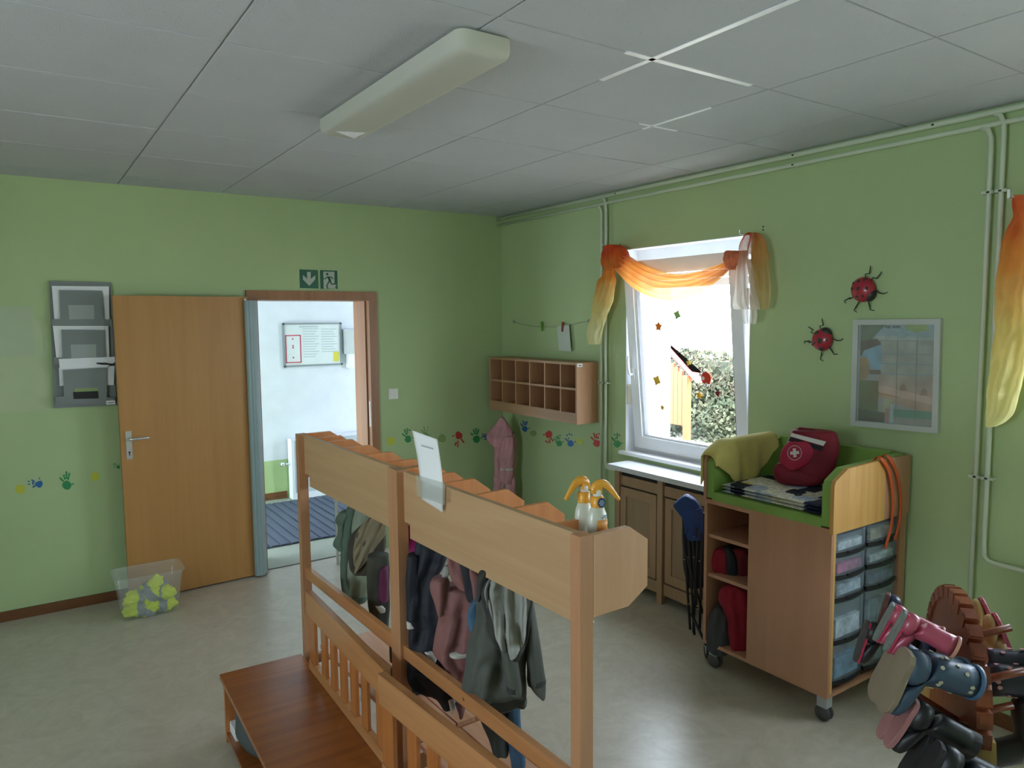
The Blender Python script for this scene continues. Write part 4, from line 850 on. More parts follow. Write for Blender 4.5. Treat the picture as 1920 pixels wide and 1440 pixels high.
# yellow towel over the far side guard
bm = bmesh.new(); NS, NT = 30, 26; Gd = []
hangs = ipol([(0, .03), (.12, .10), (.28, .19), (.45, .205), (.62, .19), (.8, .13), (.92, .07), (1.0, .05)], 8)
def hang(s):
    for a, b in zip(hangs, hangs[1:]):
        if a[0] <= s <= b[0]: return a[1]+(b[1]-a[1])*(s-a[0])/max(1e-6, b[0]-a[0])
    return .04
for i in range(NS+1):
    s = i/NS; x = -.655+.50*s; zt3 = (1.118+.040*min(1, s*6)) ; zt3 = 1.10+.065*min(1, s/.2)**.7+.004*s; row = []; Ln = hang(s)
    for j in range(NT+1):
        t = j/NT; wv = .006*math.sin(s*19+t*3)+.004*math.sin(s*41)
        if t < .25: y, z = -2.826-.002+.0*wv, zt3-.14*(1-t/.25)
        elif t < .45: a = (t-.25)/.2*math.pi; y, z = -2.867+.040*math.cos(a), zt3+.020*math.sin(a)
        else: q_ = (t-.45)/.55; y, z = -2.907-.010*q_-wv*q_, zt3-Ln*q_
        row.append(bm.verts.new((x, y, z)))
    Gd.append(row)
for i in range(NS):
    for j in range(NT): bm.faces.new((Gd[i][j], Gd[i+1][j], Gd[i+1][j+1], Gd[i][j+1]))
to = obj('towel', bm, mat('yellow_towel', (.62, .52, .15), .95, var=.08, vscale=12, bump=.4, bscale=260, sheen=.3), None, True)
md = to.modifiers.new('thick', 'SOLIDIFY'); md.thickness = .005; md.offset = 1
tag(to, 'yellow towel draped over the left side of the changing table', 'towel')

# first aid bag
M_bag = mat('red_bag_nylon', (.20, .008, .022), .75, var=.2, bump=.2, bscale=120); M_bag2 = mat('red_bag_front', (.38, .012, .045), .7, var=.15, bump=.2, bscale=120)
fa = thing('first_aid_bag', 'red first aid bag with white cross leaning on the changing table padding', 'bag', (-.30, -3.28, .98)); BN = Vector((-.94, -.34, 0)); BP = Vector((-.27, -3.28, 1.0))
def bg_(name, rows, off, mt, thick, **k): return wdrape(name, rows, BP, BN, mt, fa, thick=thick, off=off, **k)
bg_('body', [(805, 1488, 1508), (809, 1484, 1560), (822, 1479, 1572), (850, 1470, 1572), (880, 1460, 1566), (895, 1455, 1556), (907, 1470, 1540)], 0, M_bag, .065, fold=.004, k=4, seed=41)
bg_('front_pocket', [(827, 1480, 1512), (832, 1473, 1524), (845, 1465, 1530), (860, 1463, 1524), (872, 1468, 1512), (879, 1480, 1500)], .052, M_bag2, .032, fold=.003, k=4, seed=42)
bg_('side_pocket', [(868, 1458, 1476), (880, 1452, 1500), (895, 1452, 1535), (906, 1465, 1535)], .045, M_bag, .035, fold=.004, k=4, seed=43)
def onbag(name, pix, off, mt, t=.002):
    bm = bmesh.new(); A = [bm.verts.new(atp(x, y, BP+BN.normalized()*off, BN)-fa.location) for x, y in pix]; B = [bm.verts.new(v.co+BN.normalized()*t) for v in A]
    bm.faces.new(A); bm.faces.new(B[::-1]); n = len(pix)
    for i in range(n): bm.faces.new((A[i], B[i], B[(i+1) % n], A[(i+1) % n]))
    return obj(name, bm, mt, fa)
Mwh = mat('bag_white', (.66, .64, .62), .6)
onbag('reflective_strip', [(1485, 812), (1549, 828), (1544, 836), (1482, 818)], .068, Mwh, .003)
onbag('cover_flap', [(1482, 820), (1544, 838), (1540, 846), (1478, 826)], .066, M_blackcloth, .002)
onbag('cross', [(1486.5, 841), (1492, 840.5), (1492.5, 846), (1498, 845.5), (1498.5, 851), (1493, 851.5), (1493.5, 857), (1488, 857.5), (1487.5, 852), (1482, 852.5), (1481.5, 847), (1487, 846.5)], .085, Mwh)
for k in range(28):
    a, b_2 = k*6.2832/28, (k+.62)*6.2832/28; onbag('ring_print', [(1490+13.6*math.cos(a), 849+14*math.sin(a)), (1490+13.6*math.cos(b_2), 849+14*math.sin(b_2)), (1490+12.4*math.cos(b_2), 849+12.8*math.sin(b_2)), (1490+12.4*math.cos(a), 849+12.8*math.sin(a))], .0845, Mwh, .002)
bm = bmesh.new(); tube(bm, [atp(x, y, BP+BN*o_2, BN)-fa.location for x, y, o_2 in ((1492, 808, .0), (1500, 803, .01), (1525, 806, .01), (1536, 812, 0))], .006, 8); obj('carry_handle', bm, M_bag, fa, True)

# orange strap hanging over the near guard
os_ = thing('orange_strap', 'orange lanyard strap hanging over the near side guard of the changing table', 'strap', (-.2, -3.56, 1.16))
Mor = mat('orange_strap', (.62, .085, .012), .5)
def ribbon(name, pts, w, mt, par):
    pts = ipol([tuple(p) for p in pts], 5); bm = bmesh.new(); R2 = []
    for i, p in enumerate(pts):
        p = Vector(p); t_ = (Vector(pts[min(i+1, len(pts)-1)])-Vector(pts[max(i-1, 0)])).normalized(); sx_ = t_.cross(Vector((0, -1, .1))).normalized()
        if sx_.length < .1: sx_ = Vector((1, 0, 0))
        if abs(t_.y) > .7: sx_ = Vector((1, 0, 0))
        n_2 = sx_.cross(t_).normalized()*.0015
        w_ = w*1.35; R2.append([bm.verts.new(q_-par.location) for q_ in (p-sx_*w_-n_2, p+sx_*w_-n_2, p+sx_*w_+n_2, p-sx_*w_+n_2)])
    for A, B in zip(R2, R2[1:]):
        for k in range(4): bm.faces.new((A[k], A[(k+1) % 4], B[(k+1) % 4], B[k]))
    bm.faces.new(R2[0]); bm.faces.new(R2[-1][::-1]); return obj(name, bm, mt, par, True)
yo = -3.562
for pl in (((1655, 863), (1667, 885), (1674, 930), (1672, 980), (1660, 1028)), ((1668, 860), (1681, 885), (1689, 930), (1687, 975), (1678, 1013))):
    P3 = [at(x, y, 'y', yo) for x, y in pl]; p0 = P3[0]
    ribbon('strap_band', [(p0.x-.005, -3.515, p0.z-.02), (p0.x-.003, -3.54, p0.z+.014)]+[tuple(p) for p in P3], .0075, Mor, os_)

# contents of the open shelves
SN2 = Vector((-.85, -.5, 0))
def shelfcloth(name, label, cat, rows, P, mt, thick, seed, extra=()):
    c = atp((rows[0][1]+rows[0][2])/2, rows[-1][0], P, SN2); t = thing(name, label, cat, c)
    wdrape('fabric', rows, P, SN2, mt, t, thick=thick, fold=.008, k=6, seed=seed)
    for nm, rw, off, m2, th in extra: wdrape(nm, rw, P, SN2, m2, t, thick=th, fold=.003, k=5, seed=seed+1, off=off)
M_redf = mat('red_fleece', (.25, .006, .02), .9, var=.15, bump=.3, bscale=150); M_greyf = mat('dark_grey_fabric', (.055, .057, .065), .9, bump=.2, bscale=150)
shelfcloth('folded_bag', 'red and black bag lying on the middle open shelf of the changing table', 'bag', [(1027, 1344, 1362), (1034, 1336, 1374), (1048, 1334, 1378), (1064, 1336, 1380), (1072, 1342, 1380)], (-.50, -2.95, .6), M_redf, .05, 51, (('black_strap', [(1026, 1358, 1372), (1045, 1362, 1382), (1066, 1360, 1386), (1076, 1362, 1386)], .02, M_blackcloth, .04),))
shelfcloth('red_cloth', 'crumpled red cloth on the middle open shelf right of the black strap', 'cloth', [(1028, 1372, 1396), (1040, 1374, 1405), (1060, 1378, 1406), (1080, 1382, 1406)], (-.46, -3.02, .6), mat('dark_red_cloth', (.16, .008, .015), .9, var=.3), .04, 53)
shelfcloth('red_jacket', 'red fleece jacket stuffed into the lowest open shelf of the changing table', 'jacket', [(1097, 1358, 1385), (1106, 1350, 1402), (1122, 1348, 1407), (1142, 1356, 1407), (1165, 1364, 1407), (1190, 1366, 1406), (1212, 1370, 1405), (1222, 1378, 1402)], (-.56, -3.0, .3), M_redf, .05, 55)
shelfcloth('grey_bag', 'dark grey soft bag in the lowest open shelf beside the red jacket', 'bag', [(1135, 1342, 1352), (1150, 1334, 1362), (1175, 1327, 1366), (1200, 1325, 1370), (1216, 1328, 1372), (1224, 1338, 1366)], (-.58, -2.93, .25), M_greyf, .045, 57)

# folded blue cart between cabinet and changing table
fc_ = thing('folded_cart', 'folded blue and black pull cart with white wheel left of the changing table', 'cart', (-.52, -2.74, 0)); CN = Vector((-.8, -.6, 0)); CP = Vector((-.50, -2.74, .4))
M_blue = mat('blue_cover', (.012, .045, .19), .7, var=.2, bump=.2, bscale=100)
wdrape('blue_cover', [(929, 1282, 1292), (936, 1272, 1304), (947, 1263, 1312), (960, 1272, 1318), (975, 1281, 1320), (1000, 1284, 1320), (1010, 1288, 1318)], CP, CN, M_blue, fc_, thick=.04, fold=.006, k=5, seed=61)
wdrape('black_bag', [(962, 1278, 1322), (990, 1279, 1322), (1040, 1280, 1322), (1070, 1283, 1320), (1100, 1288, 1320)], CP, CN, M_blackcloth, fc_, thick=.035, fold=.006, k=5, seed=62, off=-.01)
for (a, b, c, d) in ((1282, 1000, 1294, 1180), (1290, 990, 1302, 1190), (1298, 1000, 1306, 1140), (1308, 990, 1300, 1186), (1316, 1000, 1312, 1180), (1286, 1040, 1318, 1150)):
    bm = bmesh.new(); tube(bm, [atp(a, b, CP+CN*.03, CN)-fc_.location, atp(c, d, CP+CN*.03, CN)-fc_.location], .007, 8); obj('frame_tube', bm, M_black, fc_, True)
bm = bmesh.new(); tube(bm, [atp(1296, 958, CP+CN*.05, CN)-fc_.location, atp(1316, 954, CP+CN*.05, CN)-fc_.location], .004, 8); obj('pull_handle', bm, M_blue, fc_, True)
for x, y in ((1301, 1006), (1283, 1049), (1290, 1045), (1301, 1045), (1311, 1052), (1292, 1132), (1307, 1136)):
    bm = bmesh.new(); p_ = atp(x, y, CP+CN*.045, CN)-fc_.location; lathe(bm, [(.002, -.002), (.004, 0), (.002, .002)], c=p_, n=8); obj('rivet', bm, M_steelw, fc_, True)
wc = Vector((-.545, -2.785, .073)); wm = Matrix.Translation(wc-fc_.location) @ Matrix.Rotation(math.radians(48), 4, 'Z') @ Matrix.Rotation(math.pi/2, 4, 'X')
bm = bmesh.new(); ringp = [[wm @ Vector(((.064+.008*math.cos(b))*math.cos(a), (.064+.008*math.cos(b))*math.sin(a), .010*math.sin(b))) for b in [k*.785 for k in range(8)]] for a in [k*6.2832/28 for k in range(28)]]
V_ = [[bm.verts.new(p) for p in r] for r in ringp]
for i in range(28):
    for j in range(8): bm.faces.new((V_[i][j], V_[(i+1) % 28][j], V_[(i+1) % 28][(j+1) % 8], V_[i][(j+1) % 8]))
whl = obj('wheel', bm, M_black, fc_, True)
bm = bmesh.new(); lathe(bm, [(.052, -.006), (.057, -.004), (.057, .004), (.052, .006)], n=28, M=wm); lathe(bm, [(.016, -.014), (.018, 0), (.016, .014)], n=16, M=wm); obj('wheel_disc', bm, mat('wheel_white', (.50, .50, .50), .5), whl)
bm = bmesh.new(); tube(bm, [atp(1296, 1150, CP+CN*.05, CN)-fc_.location, Vector(wc)-fc_.location+CN*.02], .008, 8); obj('axle_fork', bm, M_black, fc_, True)

# ================================================================= COAT RACKS
def rack(label, x, y, rz):
    t = thing('coat_rack', label, 'coat rack', (x, y, 0), rz, 'free-standing coat racks in a row')
    def b(n, d, mt, bev=.003, par=None): return bx(n, d, mt, par or t, bev)
    L_ = -.985
    b('post', (0, .04, -.036, 0, 0, 1.303), M_beechr); b('post', (0, .04, L_, L_+.036, 0, 1.303), M_beechr)
    b('back_board', (.026, .045, L_+.036, -.036, 1.122, 1.297), M_beechy, .002)
    def octo(n, ya_, yb_, mt, pts):
        bm = bmesh.new(); prism(bm, pts, 'y', ya_, yb_); return obj(n, bm, mt, t, bevel=.003)
    op = [(.041, 1.10), (.157, 1.10), (.222, 1.138), (.222, 1.258), (.160, 1.300), (.041, 1.300)]
    octo('end_panel', L_, L_+.018, M_beech, op); octo('end_panel', -.018, 0, M_divider, op)
    dp = [(.046, 1.122), (.155, 1.122), (.215, 1.145), (.215, 1.255), (.155, 1.299), (.046, 1.299)]
    for y_ in (-.150, -.277, -.466, -.660, -.848): octo('divider', y_-.007, y_+.007, M_divider, [(a, c-(.001 if c > 1.2 else -.012)) for a, c in dp])
    b('shelf_board', (.046, .208, L_+.019, -.019, 1.118, 1.132), M_beechy)
    b('hook_rail', (.046, .066, L_+.036, -.036, 1.06, 1.115), M_beechy)
    for k in range(5):
        y_ = -.10-.196*k; bm = bmesh.new(); tube(bm, [(.066, y_, 1.085), (.10, y_, 1.08), (.118, y_, 1.06), (.120, y_, 1.035), (.130, y_, 1.03)], .005, 8); obj('coat_hook', bm, M_steel, t, True)
    b('cross_rail', (.012, .034, L_+.036, -.036, .640, .688), M_piney, .003)
    b('cross_rail', (.012, .034, L_+.036, -.036, .10, .15), M_piney, .003)
    # boot bench on the window side
    for n_, (a, c) in enumerate(((.075, .155), (.163, .243), (.251, .33), (.338, .385))):
        b('plank', (a, c, L_+.01, -.02, .282, .300), M_plank, .003)
    for y_ in (-.06, L_+.06):
        b('bench_bracket', (.041, .38, y_-.012, y_+.012, .24, .282), M_piney); b('bench_leg', (.34, .375, y_-.018, y_+.018, 0, .24), M_piney)
    return t
rk1 = rack('farther wooden coat rack with octagonal shelf dividers, nearer the doorway', -2.482, -2.06, math.radians(1.1))
rk2 = rack('nearer wooden coat rack with white sheet and spray bottles on its shelf', -2.466, -3.050, math.radians(1.2))

# benches with slatted backs
def bench(label, x, y, rz, L_):
    t = thing('slatted_bench', label, 'bench', (x, y, 0), rz, 'orange-brown benches against the coat racks')
    def b(n, d, mt, bev=.003, par=None): return bx(n, d, mt, par or t, bev)
    b('seat', (0, .352, -L_, 0, .278, .300), M_pine, .003)
    b('end_panel', (.012, .345, -.030, -.006, 0, .278), M_pinez); b('end_panel', (.012, .345, -L_+.006, -L_+.030, 0, .278), M_pinez)
    b('floor_shelf', (.012, .345, -L_+.03, -.030, .03, .048), M_pine)
    b0 = -.17 if L_ > 1.0 else -.0
    b('back_rail', (.338, .362, -L_+.02, b0, .302, .345), M_piney)
    b('back_top_rail', (.332, .358, -L_+.0, b0+.0, .552, .655), M_piney, .005)
    w = (L_-.02+b0)/6.0
    ys_ = [b0-.035]+[b0-.075-.115*k-.04 for k in range(5)]
    n_ = int((L_+b0-.14)/.138)
    b('back_stile', (.342, .356, b0-.075, b0, .345, .56), M_pinez); b('back_stile', (.342, .356, -L_+.02, -L_+.10, .345, .56), M_pinez)
    span = (L_-.10+b0-.075)
    for k in range(1, n_+1):
        yc = b0-.075-span*k/(n_+1); b('back_slat', (.343, .355, yc-.030, yc+.030, .345, .56), M_pinez)
    return t
bn1 = bench('farther bench with wide orange-brown seat and slatted back, left of the coat rack', -2.862, -2.11, math.radians(-1.6), 1.03)
bn2 = bench('nearer slatted bench back at the bottom edge beside the nearer coat rack', -2.915, -3.185, math.radians(4.0), 1.0)
# things under the first bench
gb = thing('grey_bag', 'dark grey cloth bag standing under the farther bench seat', 'bag', (-2.72, -2.32, .05))
bm = bmesh.new()
for_rows = [(0, .10), (.04, .125), (.11, .13), (.16, .11), (.19, .06), (.20, .02)]
rings = []
for z, r_ in for_rows:
    rings.append([bm.verts.new((r_*1.0*math.cos(a)*(1+.07*math.sin(3*a+z*20)), r_*1.5*math.sin(a)*(1+.05*math.cos(4*a)), z)) for a in [k*6.2832/28 for k in range(28)]])
for A, B in zip(rings, rings[1:]):
    for k in range(28): bm.faces.new((A[k], A[(k+1) % 28], B[(k+1) % 28], B[k]))
bm.faces.new(rings[0]); bm.faces.new(rings[-1]); obj('fabric', bm, mat('slate_grey_felt', (.07, .085, .085), .9, bump=.3, bscale=120), gb, True)
bm = bmesh.new(); tube(bm, [(-.05, 0, .17), (-.04, 0, .215), (.04, 0, .215), (.05, 0, .17)], .006, 8); obj('handle', bm, M_blackcloth, gb, True)
o = bx('white_box', (-.035, .035, -.05, .05, 0, .045), M_paper, None, .004); o.location = (-2.80, -2.19, .05); tag(o, 'small white box under the farther bench beside the grey bag', 'box')

# ================================================================= CLOTHES ON THE RACKS
CNn = Vector((-.60, -.80, 0)).normalized()
def garment(name, label, cat, P, top, group='children clothes hanging on the coat racks'):
    c = atp(top[0], top[1], P, CNn); return thing(name, label, cat, c, 0, group)
def gp_(g, P, name, rows, mt, thick=.03, off=0, **k): return wdrape(name, rows, P, CNn, mt, g, thick=thick, off=off, **k)
M_gj = mat('grey_green_softshell', (.068, .073, .062), .75, var=.12, bump=.15, bscale=110); M_lin = mat('pale_grey_lining', (.29, .29, .265), .8, var=.08, bump=.15, bscale=110)
P1 = (-2.33, -3.52, .8)
g = garment('jacket', 'grey-green hooded child jacket with pale lining nearest the end of the coat rack', 'jacket', P1, (940, 1068))
gp_(g, P1, 'body', [(1072, 912, 970), (1090, 900, 990), (1118, 894, 992), (1160, 890, 990), (1200, 880, 990), (1245, 871, 988), (1290, 867, 986), (1306, 870, 984), (1316, 884, 978)], M_gj, .06, 0, fold=.018, k=5, seed=71)
gp_(g, P1, 'hem_band', [(1300, 868, 986), (1308, 870, 985), (1314, 878, 982)], mat('dark_hem', (.03, .032, .03), .8), .062, 0, fold=.016, k=5, seed=71)
gp_(g, P1, 'hood_edge', [(1086, 912, 996), (1112, 903, 999), (1150, 908, 998), (1190, 918, 991), (1215, 934, 984), (1234, 954, 972)], MATS['dark_hem'], .022, .066, fold=.010, k=8, seed=77)
gp_(g, P1, 'sleeve', [(1110, 986, 996), (1130, 984, 1000), (1165, 986, 1006), (1205, 984, 1013), (1245, 988, 1018), (1275, 989, 1023), (1290, 998, 1024), (1303, 1014, 1023)], M_gj, .035, .02, fold=.006, k=8, seed=72)
gp_(g, P1, 'cuff', [(1270, 988, 1022), (1279, 989, 1024)], mat('dark_cuff', (.03, .033, .03), .8), .038, .02, fold=.004, seed=73)
gp_(g, P1, 'sleeve', [(1215, 938, 960), (1240, 943, 970), (1270, 947, 976), (1290, 950, 979), (1299, 956, 978)], M_gj, .03, .07, fold=.006, k=8, seed=74)
gp_(g, P1, 'cuff', [(1284, 950, 978), (1292, 951, 979)], MATS['dark_cuff'], .034, .07, fold=.003, seed=75)
gp_(g, P1, 'hood', [(1074, 922, 982), (1084, 914, 990), (1105, 906, 994), (1135, 908, 994), (1165, 914, 990), (1195, 922, 986), (1220, 940, 980), (1238, 950, 972)], M_gj, .03, .05, fold=.012, k=7, seed=76)
gp_(g, P1, 'hood_lining', [(1078, 930, 982), (1088, 916, 989), (1110, 909, 993), (1140, 916, 992), (1170, 924, 988), (1195, 930, 985), (1212, 942, 979), (1226, 956, 968)], M_lin, .020, .085, fold=.022, k=14, seed=77)
gp_(g, P1, 'collar', [(1062, 905, 945), (1072, 898, 930), (1085, 896, 916), (1105, 894, 908), (1122, 894, 902)], mat('dark_collar', (.03, .032, .028), .8), .03, .045, fold=.006, seed=78)
gp_(g, P1, 'lower_hem', [(1300, 955, 980), (1314, 962, 988), (1321, 968, 986)], M_gj, .03, .0, fold=.005, seed=79)
P2 = (-2.30, -3.40, .55)
g = garment('jeans', 'blue child trousers with a grey panel hanging below the grey-green jacket', 'trousers', P2, (950, 1315))
gp_(g, P2, 'leg', [(1300, 945, 976), (1340, 950, 976), (1375, 950, 978), (1410, 955, 984), (1432, 958, 986)], mat('denim_blue', (.04, .10, .19), .85, var=.2, bump=.25, bscale=200), .035, 0, fold=.008, k=9, seed=81)
gp_(g, P2, 'leg', [(1300, 905, 950), (1340, 900, 952), (1380, 915, 952), (1410, 925, 954)], mat('slate_panel', (.055, .068, .075), .85, bump=.2, bscale=150), .035, .0, fold=.008, k=9, seed=82)
P3_ = (-2.33, -3.32, .85); M_dp = mat('dusty_pink_nylon', (.21, .088, .082), .75, var=.12, bump=.15, bscale=110)
g = garment('rain_suit', 'dusty pink child jacket with reflective band left of the grey-green jacket', 'jacket', P3_, (850, 1035))
gp_(g, P3_, 'body', [(1100, 826, 884), (1130, 824, 892), (1165, 820, 890), (1200, 815, 886), (1225, 813, 884), (1245, 832, 880), (1268, 848, 872), (1290, 856, 870), (1330, 862, 872)], M_dp, .05, 0, fold=.016, k=6, seed=83)
gp_(g, P3_, 'sleeve', [(1084, 812, 838), (1092, 807, 842), (1108, 808, 842), (1130, 815, 836), (1150, 822, 832)], M_dp, .035, .03, fold=.006, k=8, seed=84)
gp_(g, P3_, 'hood', [(1034, 842, 862), (1048, 840, 872), (1066, 842, 880), (1084, 848, 886), (1100, 860, 888)], M_dp, .035, .02, fold=.008, k=8, seed=85)
gp_(g, P3_, 'reflective_band', [(1219, 843, 881), (1224, 843, 881)], mat('reflective_pale', (.42, .42, .36), .5), .046, .022, fold=.003, seed=86)
gp_(g, P3_, 'pale_collar', [(1062, 833, 842), (1072, 830, 844), (1080, 828, 840)], M_lin, .012, .03, fold=.003, seed=87)
P4 = (-2.31, -3.42, .9)
g = garment('hooded_coat', 'black coat with pink hood lining between the dusty pink and grey-green jackets', 'coat', P4, (880, 1050))
gp_(g, P4, 'body', [(1040, 862, 900), (1060, 864, 912), (1080, 868, 910), (1110, 872, 900), (1125, 876, 892)], M_blackcloth, .03, 0, fold=.006, seed=88)
gp_(g, P4, 'hood_lining', [(1050, 889, 908), (1058, 894, 917), (1068, 897, 915), (1078, 900, 908)], mat('pink_lining', (.42, .22, .22), .85, var=.15), .02, .035, fold=.006, seed=89)
gp_(g, P4, 'hood_edge', [(1062, 880, 888), (1080, 881, 898), (1100, 885, 900), (1122, 888, 896)], M_dp, .016, .035, fold=.004, seed=90)
P5 = (-2.33, -3.42, .85)
g = garment('blue_top', 'small steel-blue garment showing between the pink and grey-green jackets', 'garment', P5, (890, 1125))
gp_(g, P5, 'body', [(1122, 892, 900), (1138, 880, 900), (1160, 876, 899), (1180, 880, 892)], mat('steel_blue', (.05, .12, .20), .85, bump=.2, bscale=150), .025, .05, fold=.005, seed=91)
P6 = (-2.35, -3.16, .8); M_navy = mat('navy_nylon', (.008, .010, .018), .7, var=.2, bump=.15, bscale=110)
g = garment('coat', 'navy child coat with white cuff hanging beside the middle posts of the racks', 'coat', P6, (800, 1000))
gp_(g, P6, 'body', [(998, 790, 826), (1015, 782, 840), (1035, 778, 842), (1060, 774, 834), (1090, 770, 820), (1140, 768, 826), (1190, 768, 832), (1240, 764, 850), (1275, 770, 860), (1300, 800, 866)], M_navy, .05, 0, fold=.016, k=5, seed=92)
gp_(g, P6, 'sleeve', [(1040, 764, 786), (1080, 762, 786), (1120, 762, 784), (1160, 763, 782)], M_navy, .03, .03, fold=.006, seed=93)
gp_(g, P6, 'white_cuff', [(1162, 763, 782), (1174, 764, 781)], mat('white_knit', (.5, .5, .45), .9), .028, .03, fold=.003, seed=94)
gp_(g, P6, 'shoulder_lining', [(1020, 826, 836), (1028, 830, 842), (1036, 836, 844)], mat('shoulder_blue', (.10, .20, .34), .6), .02, .02, fold=.003, seed=95)  # small blue piece at the shoulder
gp_(g, P6, 'glove_cuff', [(1222, 796, 808), (1232, 802, 818), (1240, 806, 818)], MATS['white_knit'], .014, .055, fold=.004, seed=96)
P7 = (-2.30, -3.02, .95)
g = garment('sweater', 'magenta garment behind the navy coat beside the middle post', 'sweater', P7, (775, 992))
gp_(g, P7, 'body', [(985, 758, 780), (1000, 756, 788), (1015, 756, 786), (1035, 758, 780), (1060, 760, 774)], mat('magenta_fleece', (.30, .012, .13), .85, var=.2), .03, 0, fold=.006, seed=97)
P8 = (-2.33, -3.25, .5)
g = garment('trousers', 'black snow trousers with white striped hem and blue strap under the navy coat', 'trousers', P8, (810, 1280))
gp_(g, P8, 'leg', [(1262, 775, 850), (1290, 800, 862), (1310, 820, 852), (1322, 830, 850)], M_blackcloth, .035, -.01, fold=.008, seed=98)
gp_(g, P8, 'white_hem', [(1308, 838, 852), (1318, 842, 853), (1332, 846, 852)], MATS['white_knit'], .02, .012, fold=.003, seed=99)
gp_(g, P8, 'blue_strap', [(1318, 853, 862), (1330, 857, 866), (1345, 862, 868)], mat('strap_blue', (.03, .11, .30), .7), .012, .012, fold=.002, seed=100)
# rack 1
Q1 = (-2.28, -2.28, .8); M_grn = mat('green_rain_fabric', (.075, .12, .085), .6, var=.15, bump=.15, bscale=110); M_grn2 = mat('pale_green_lining', (.22, .26, .19), .8, var=.1)
g = garment('raincoat', 'green child raincoat with pale inside hanging on the farther rack', 'raincoat', Q1, (665, 938))
gp_(g, Q1, 'body', [(936, 664, 676), (950, 656, 690), (975, 650, 700), (1005, 646, 702), (1040, 641, 700), (1075, 641, 696), (1105, 643, 692), (1126, 646, 688)], M_grn2, .045, 0, fold=.010, k=7, seed=111)
gp_(g, Q1, 'front_panel', [(950, 652, 668), (975, 648, 664), (1005, 645, 660), (1040, 640, 656), (1075, 640, 655), (1105, 642, 660), (1127, 645, 664)], M_grn, .04, .02, fold=.006, k=9, seed=112)
gp_(g, Q1, 'hem', [(1116, 660, 689), (1127, 647, 687), (1131, 649, 670)], M_grn, .035, .015, fold=.004, seed=113)
gp_(g, Q1, 'sleeve', [(958, 640, 656), (968, 632, 654), (976, 630, 650), (984, 634, 648), (1000, 634, 648), (1012, 627, 649), (1022, 626, 648), (1030, 636, 646)], M_grn, .03, .03, fold=.006, seed=114)
Q2 = (-2.30, -2.45, .85); M_khaki = mat('khaki_cotton', (.22, .18, .11), .85, var=.12, bump=.2, bscale=140); M_khd = mat('dark_khaki_edge', (.045, .038, .026), .85)
g = garment('sun_hood', 'khaki hooded jacket with dark brown edge in front of the green raincoat', 'jacket', Q2, (710, 955))
gp_(g, Q2, 'dark_edge', [(975, 690, 722), (1000, 660, 724), (1020, 653, 724), (1045, 655, 716), (1065, 657, 702), (1075, 664, 692)], M_khd, .035, .02, fold=.006, seed=115)
gp_(g, Q2, 'hood', [(954, 704, 722), (965, 696, 724), (985, 678, 724), (1005, 666, 722), (1025, 664, 706), (1050, 664, 690), (1071, 665, 671)], M_khaki, .025, .045, fold=.014, k=11, seed=116)
Q3 = (-2.28, -2.62, .6)
g = garment('sweater', 'dark brown garment with a magenta edge behind the khaki jacket at the middle post', 'garment', Q3, (712, 1060))
gp_(g, Q3, 'body', [(1040, 690, 728), (1080, 688, 730), (1120, 690, 730), (1150, 694, 730), (1178, 700, 728)], mat('brown_olive_cloth', (.04, .04, .028), .9, var=.3), .04, 0, fold=.008, seed=117)
gp_(g, Q3, 'magenta_edge', [(1062, 716, 726), (1085, 712, 727), (1115, 711, 727), (1126, 716, 727)], mat('dark_magenta', (.10, .01, .05), .85), .03, .03, fold=.004, seed=118)
gp_(g, Q3, 'pale_trim', [(1136, 704, 716), (1142, 708, 722), (1148, 712, 722)], MATS['white_knit'], .015, .042, fold=.004, seed=119)

# dark winter boots on the rack bench planks
def boot_mesh(L_=.19, Hh=.21, w=.036, taper=1.0):
    """shaft + foot as one surface: rings follow the boot from opening to toe"""
    bm = bmesh.new(); rings = []
    spec = [((-.005, Hh), .046, .040, 0), ((-.005, Hh*.8), .044, .038, 0), ((-.008, Hh*.55), .041, .036, 0), ((-.006, Hh*.38), .043, .035, -.15), ((.010, Hh*.26), .050, .034, -.55), ((.045, Hh*.19), .042, .035, -1.0), ((.085, Hh*.15), .034, .038, -1.3), ((.115, .027), .028, .037, -1.5), ((.135, .024), .021, .028, -1.57), ((.143, .022), .010, .014, -1.57)]
    for (cx_, cz), rx, ry, a in spec:
        ring = []
        for k in range(16):
            t = k*6.2832/16; u = rx*math.cos(t); q = (cx_+u*math.cos(a), ry*math.sin(t), max(.006, cz-u*math.sin(a)*-1 if False else cz+u*math.sin(-a)*-1))
            ring.append(bm.verts.new(q))
        rings.append(ring)
    for A, B in zip(rings, rings[1:]):
        for k in range(16): bm.faces.new((A[k], A[(k+1) % 16], B[(k+1) % 16], B[k]))
    bm.faces.new(rings[-1]); inner = [bm.verts.new((v.co.x*.9, v.co.y*.9, Hh-.02)) for v in rings[0]]
    for k in range(16): bm.faces.new((rings[0][(k+1) % 16], rings[0][k], inner[k], inner[(k+1) % 16]))
    bm.faces.new(inner)
    # heel filler
    return bm
SOLE = [(-.052, 0), (-.048, .024), (-.03, .034), (0, .033), (.03, .030), (.06, .036), (.095, .041), (.125, .034), (.143, .018), (.148, 0)]
SOLE = SOLE+[(x, -y) for x, y in SOLE[::-1][1:-1]]
def sole_mesh(z0_, z1_, g=1.0):
    bm = bmesh.new(); prism(bm, [(x*g, y*g) for x, y in SOLE], 'z', z0_, z1_); bmesh.ops.bevel(bm, geom=[e for e in bm.edges if abs(e.verts[0].co.z-e.verts[1].co.z) < 1e-6], offset=.003, segments=1, affect='EDGES'); return bm
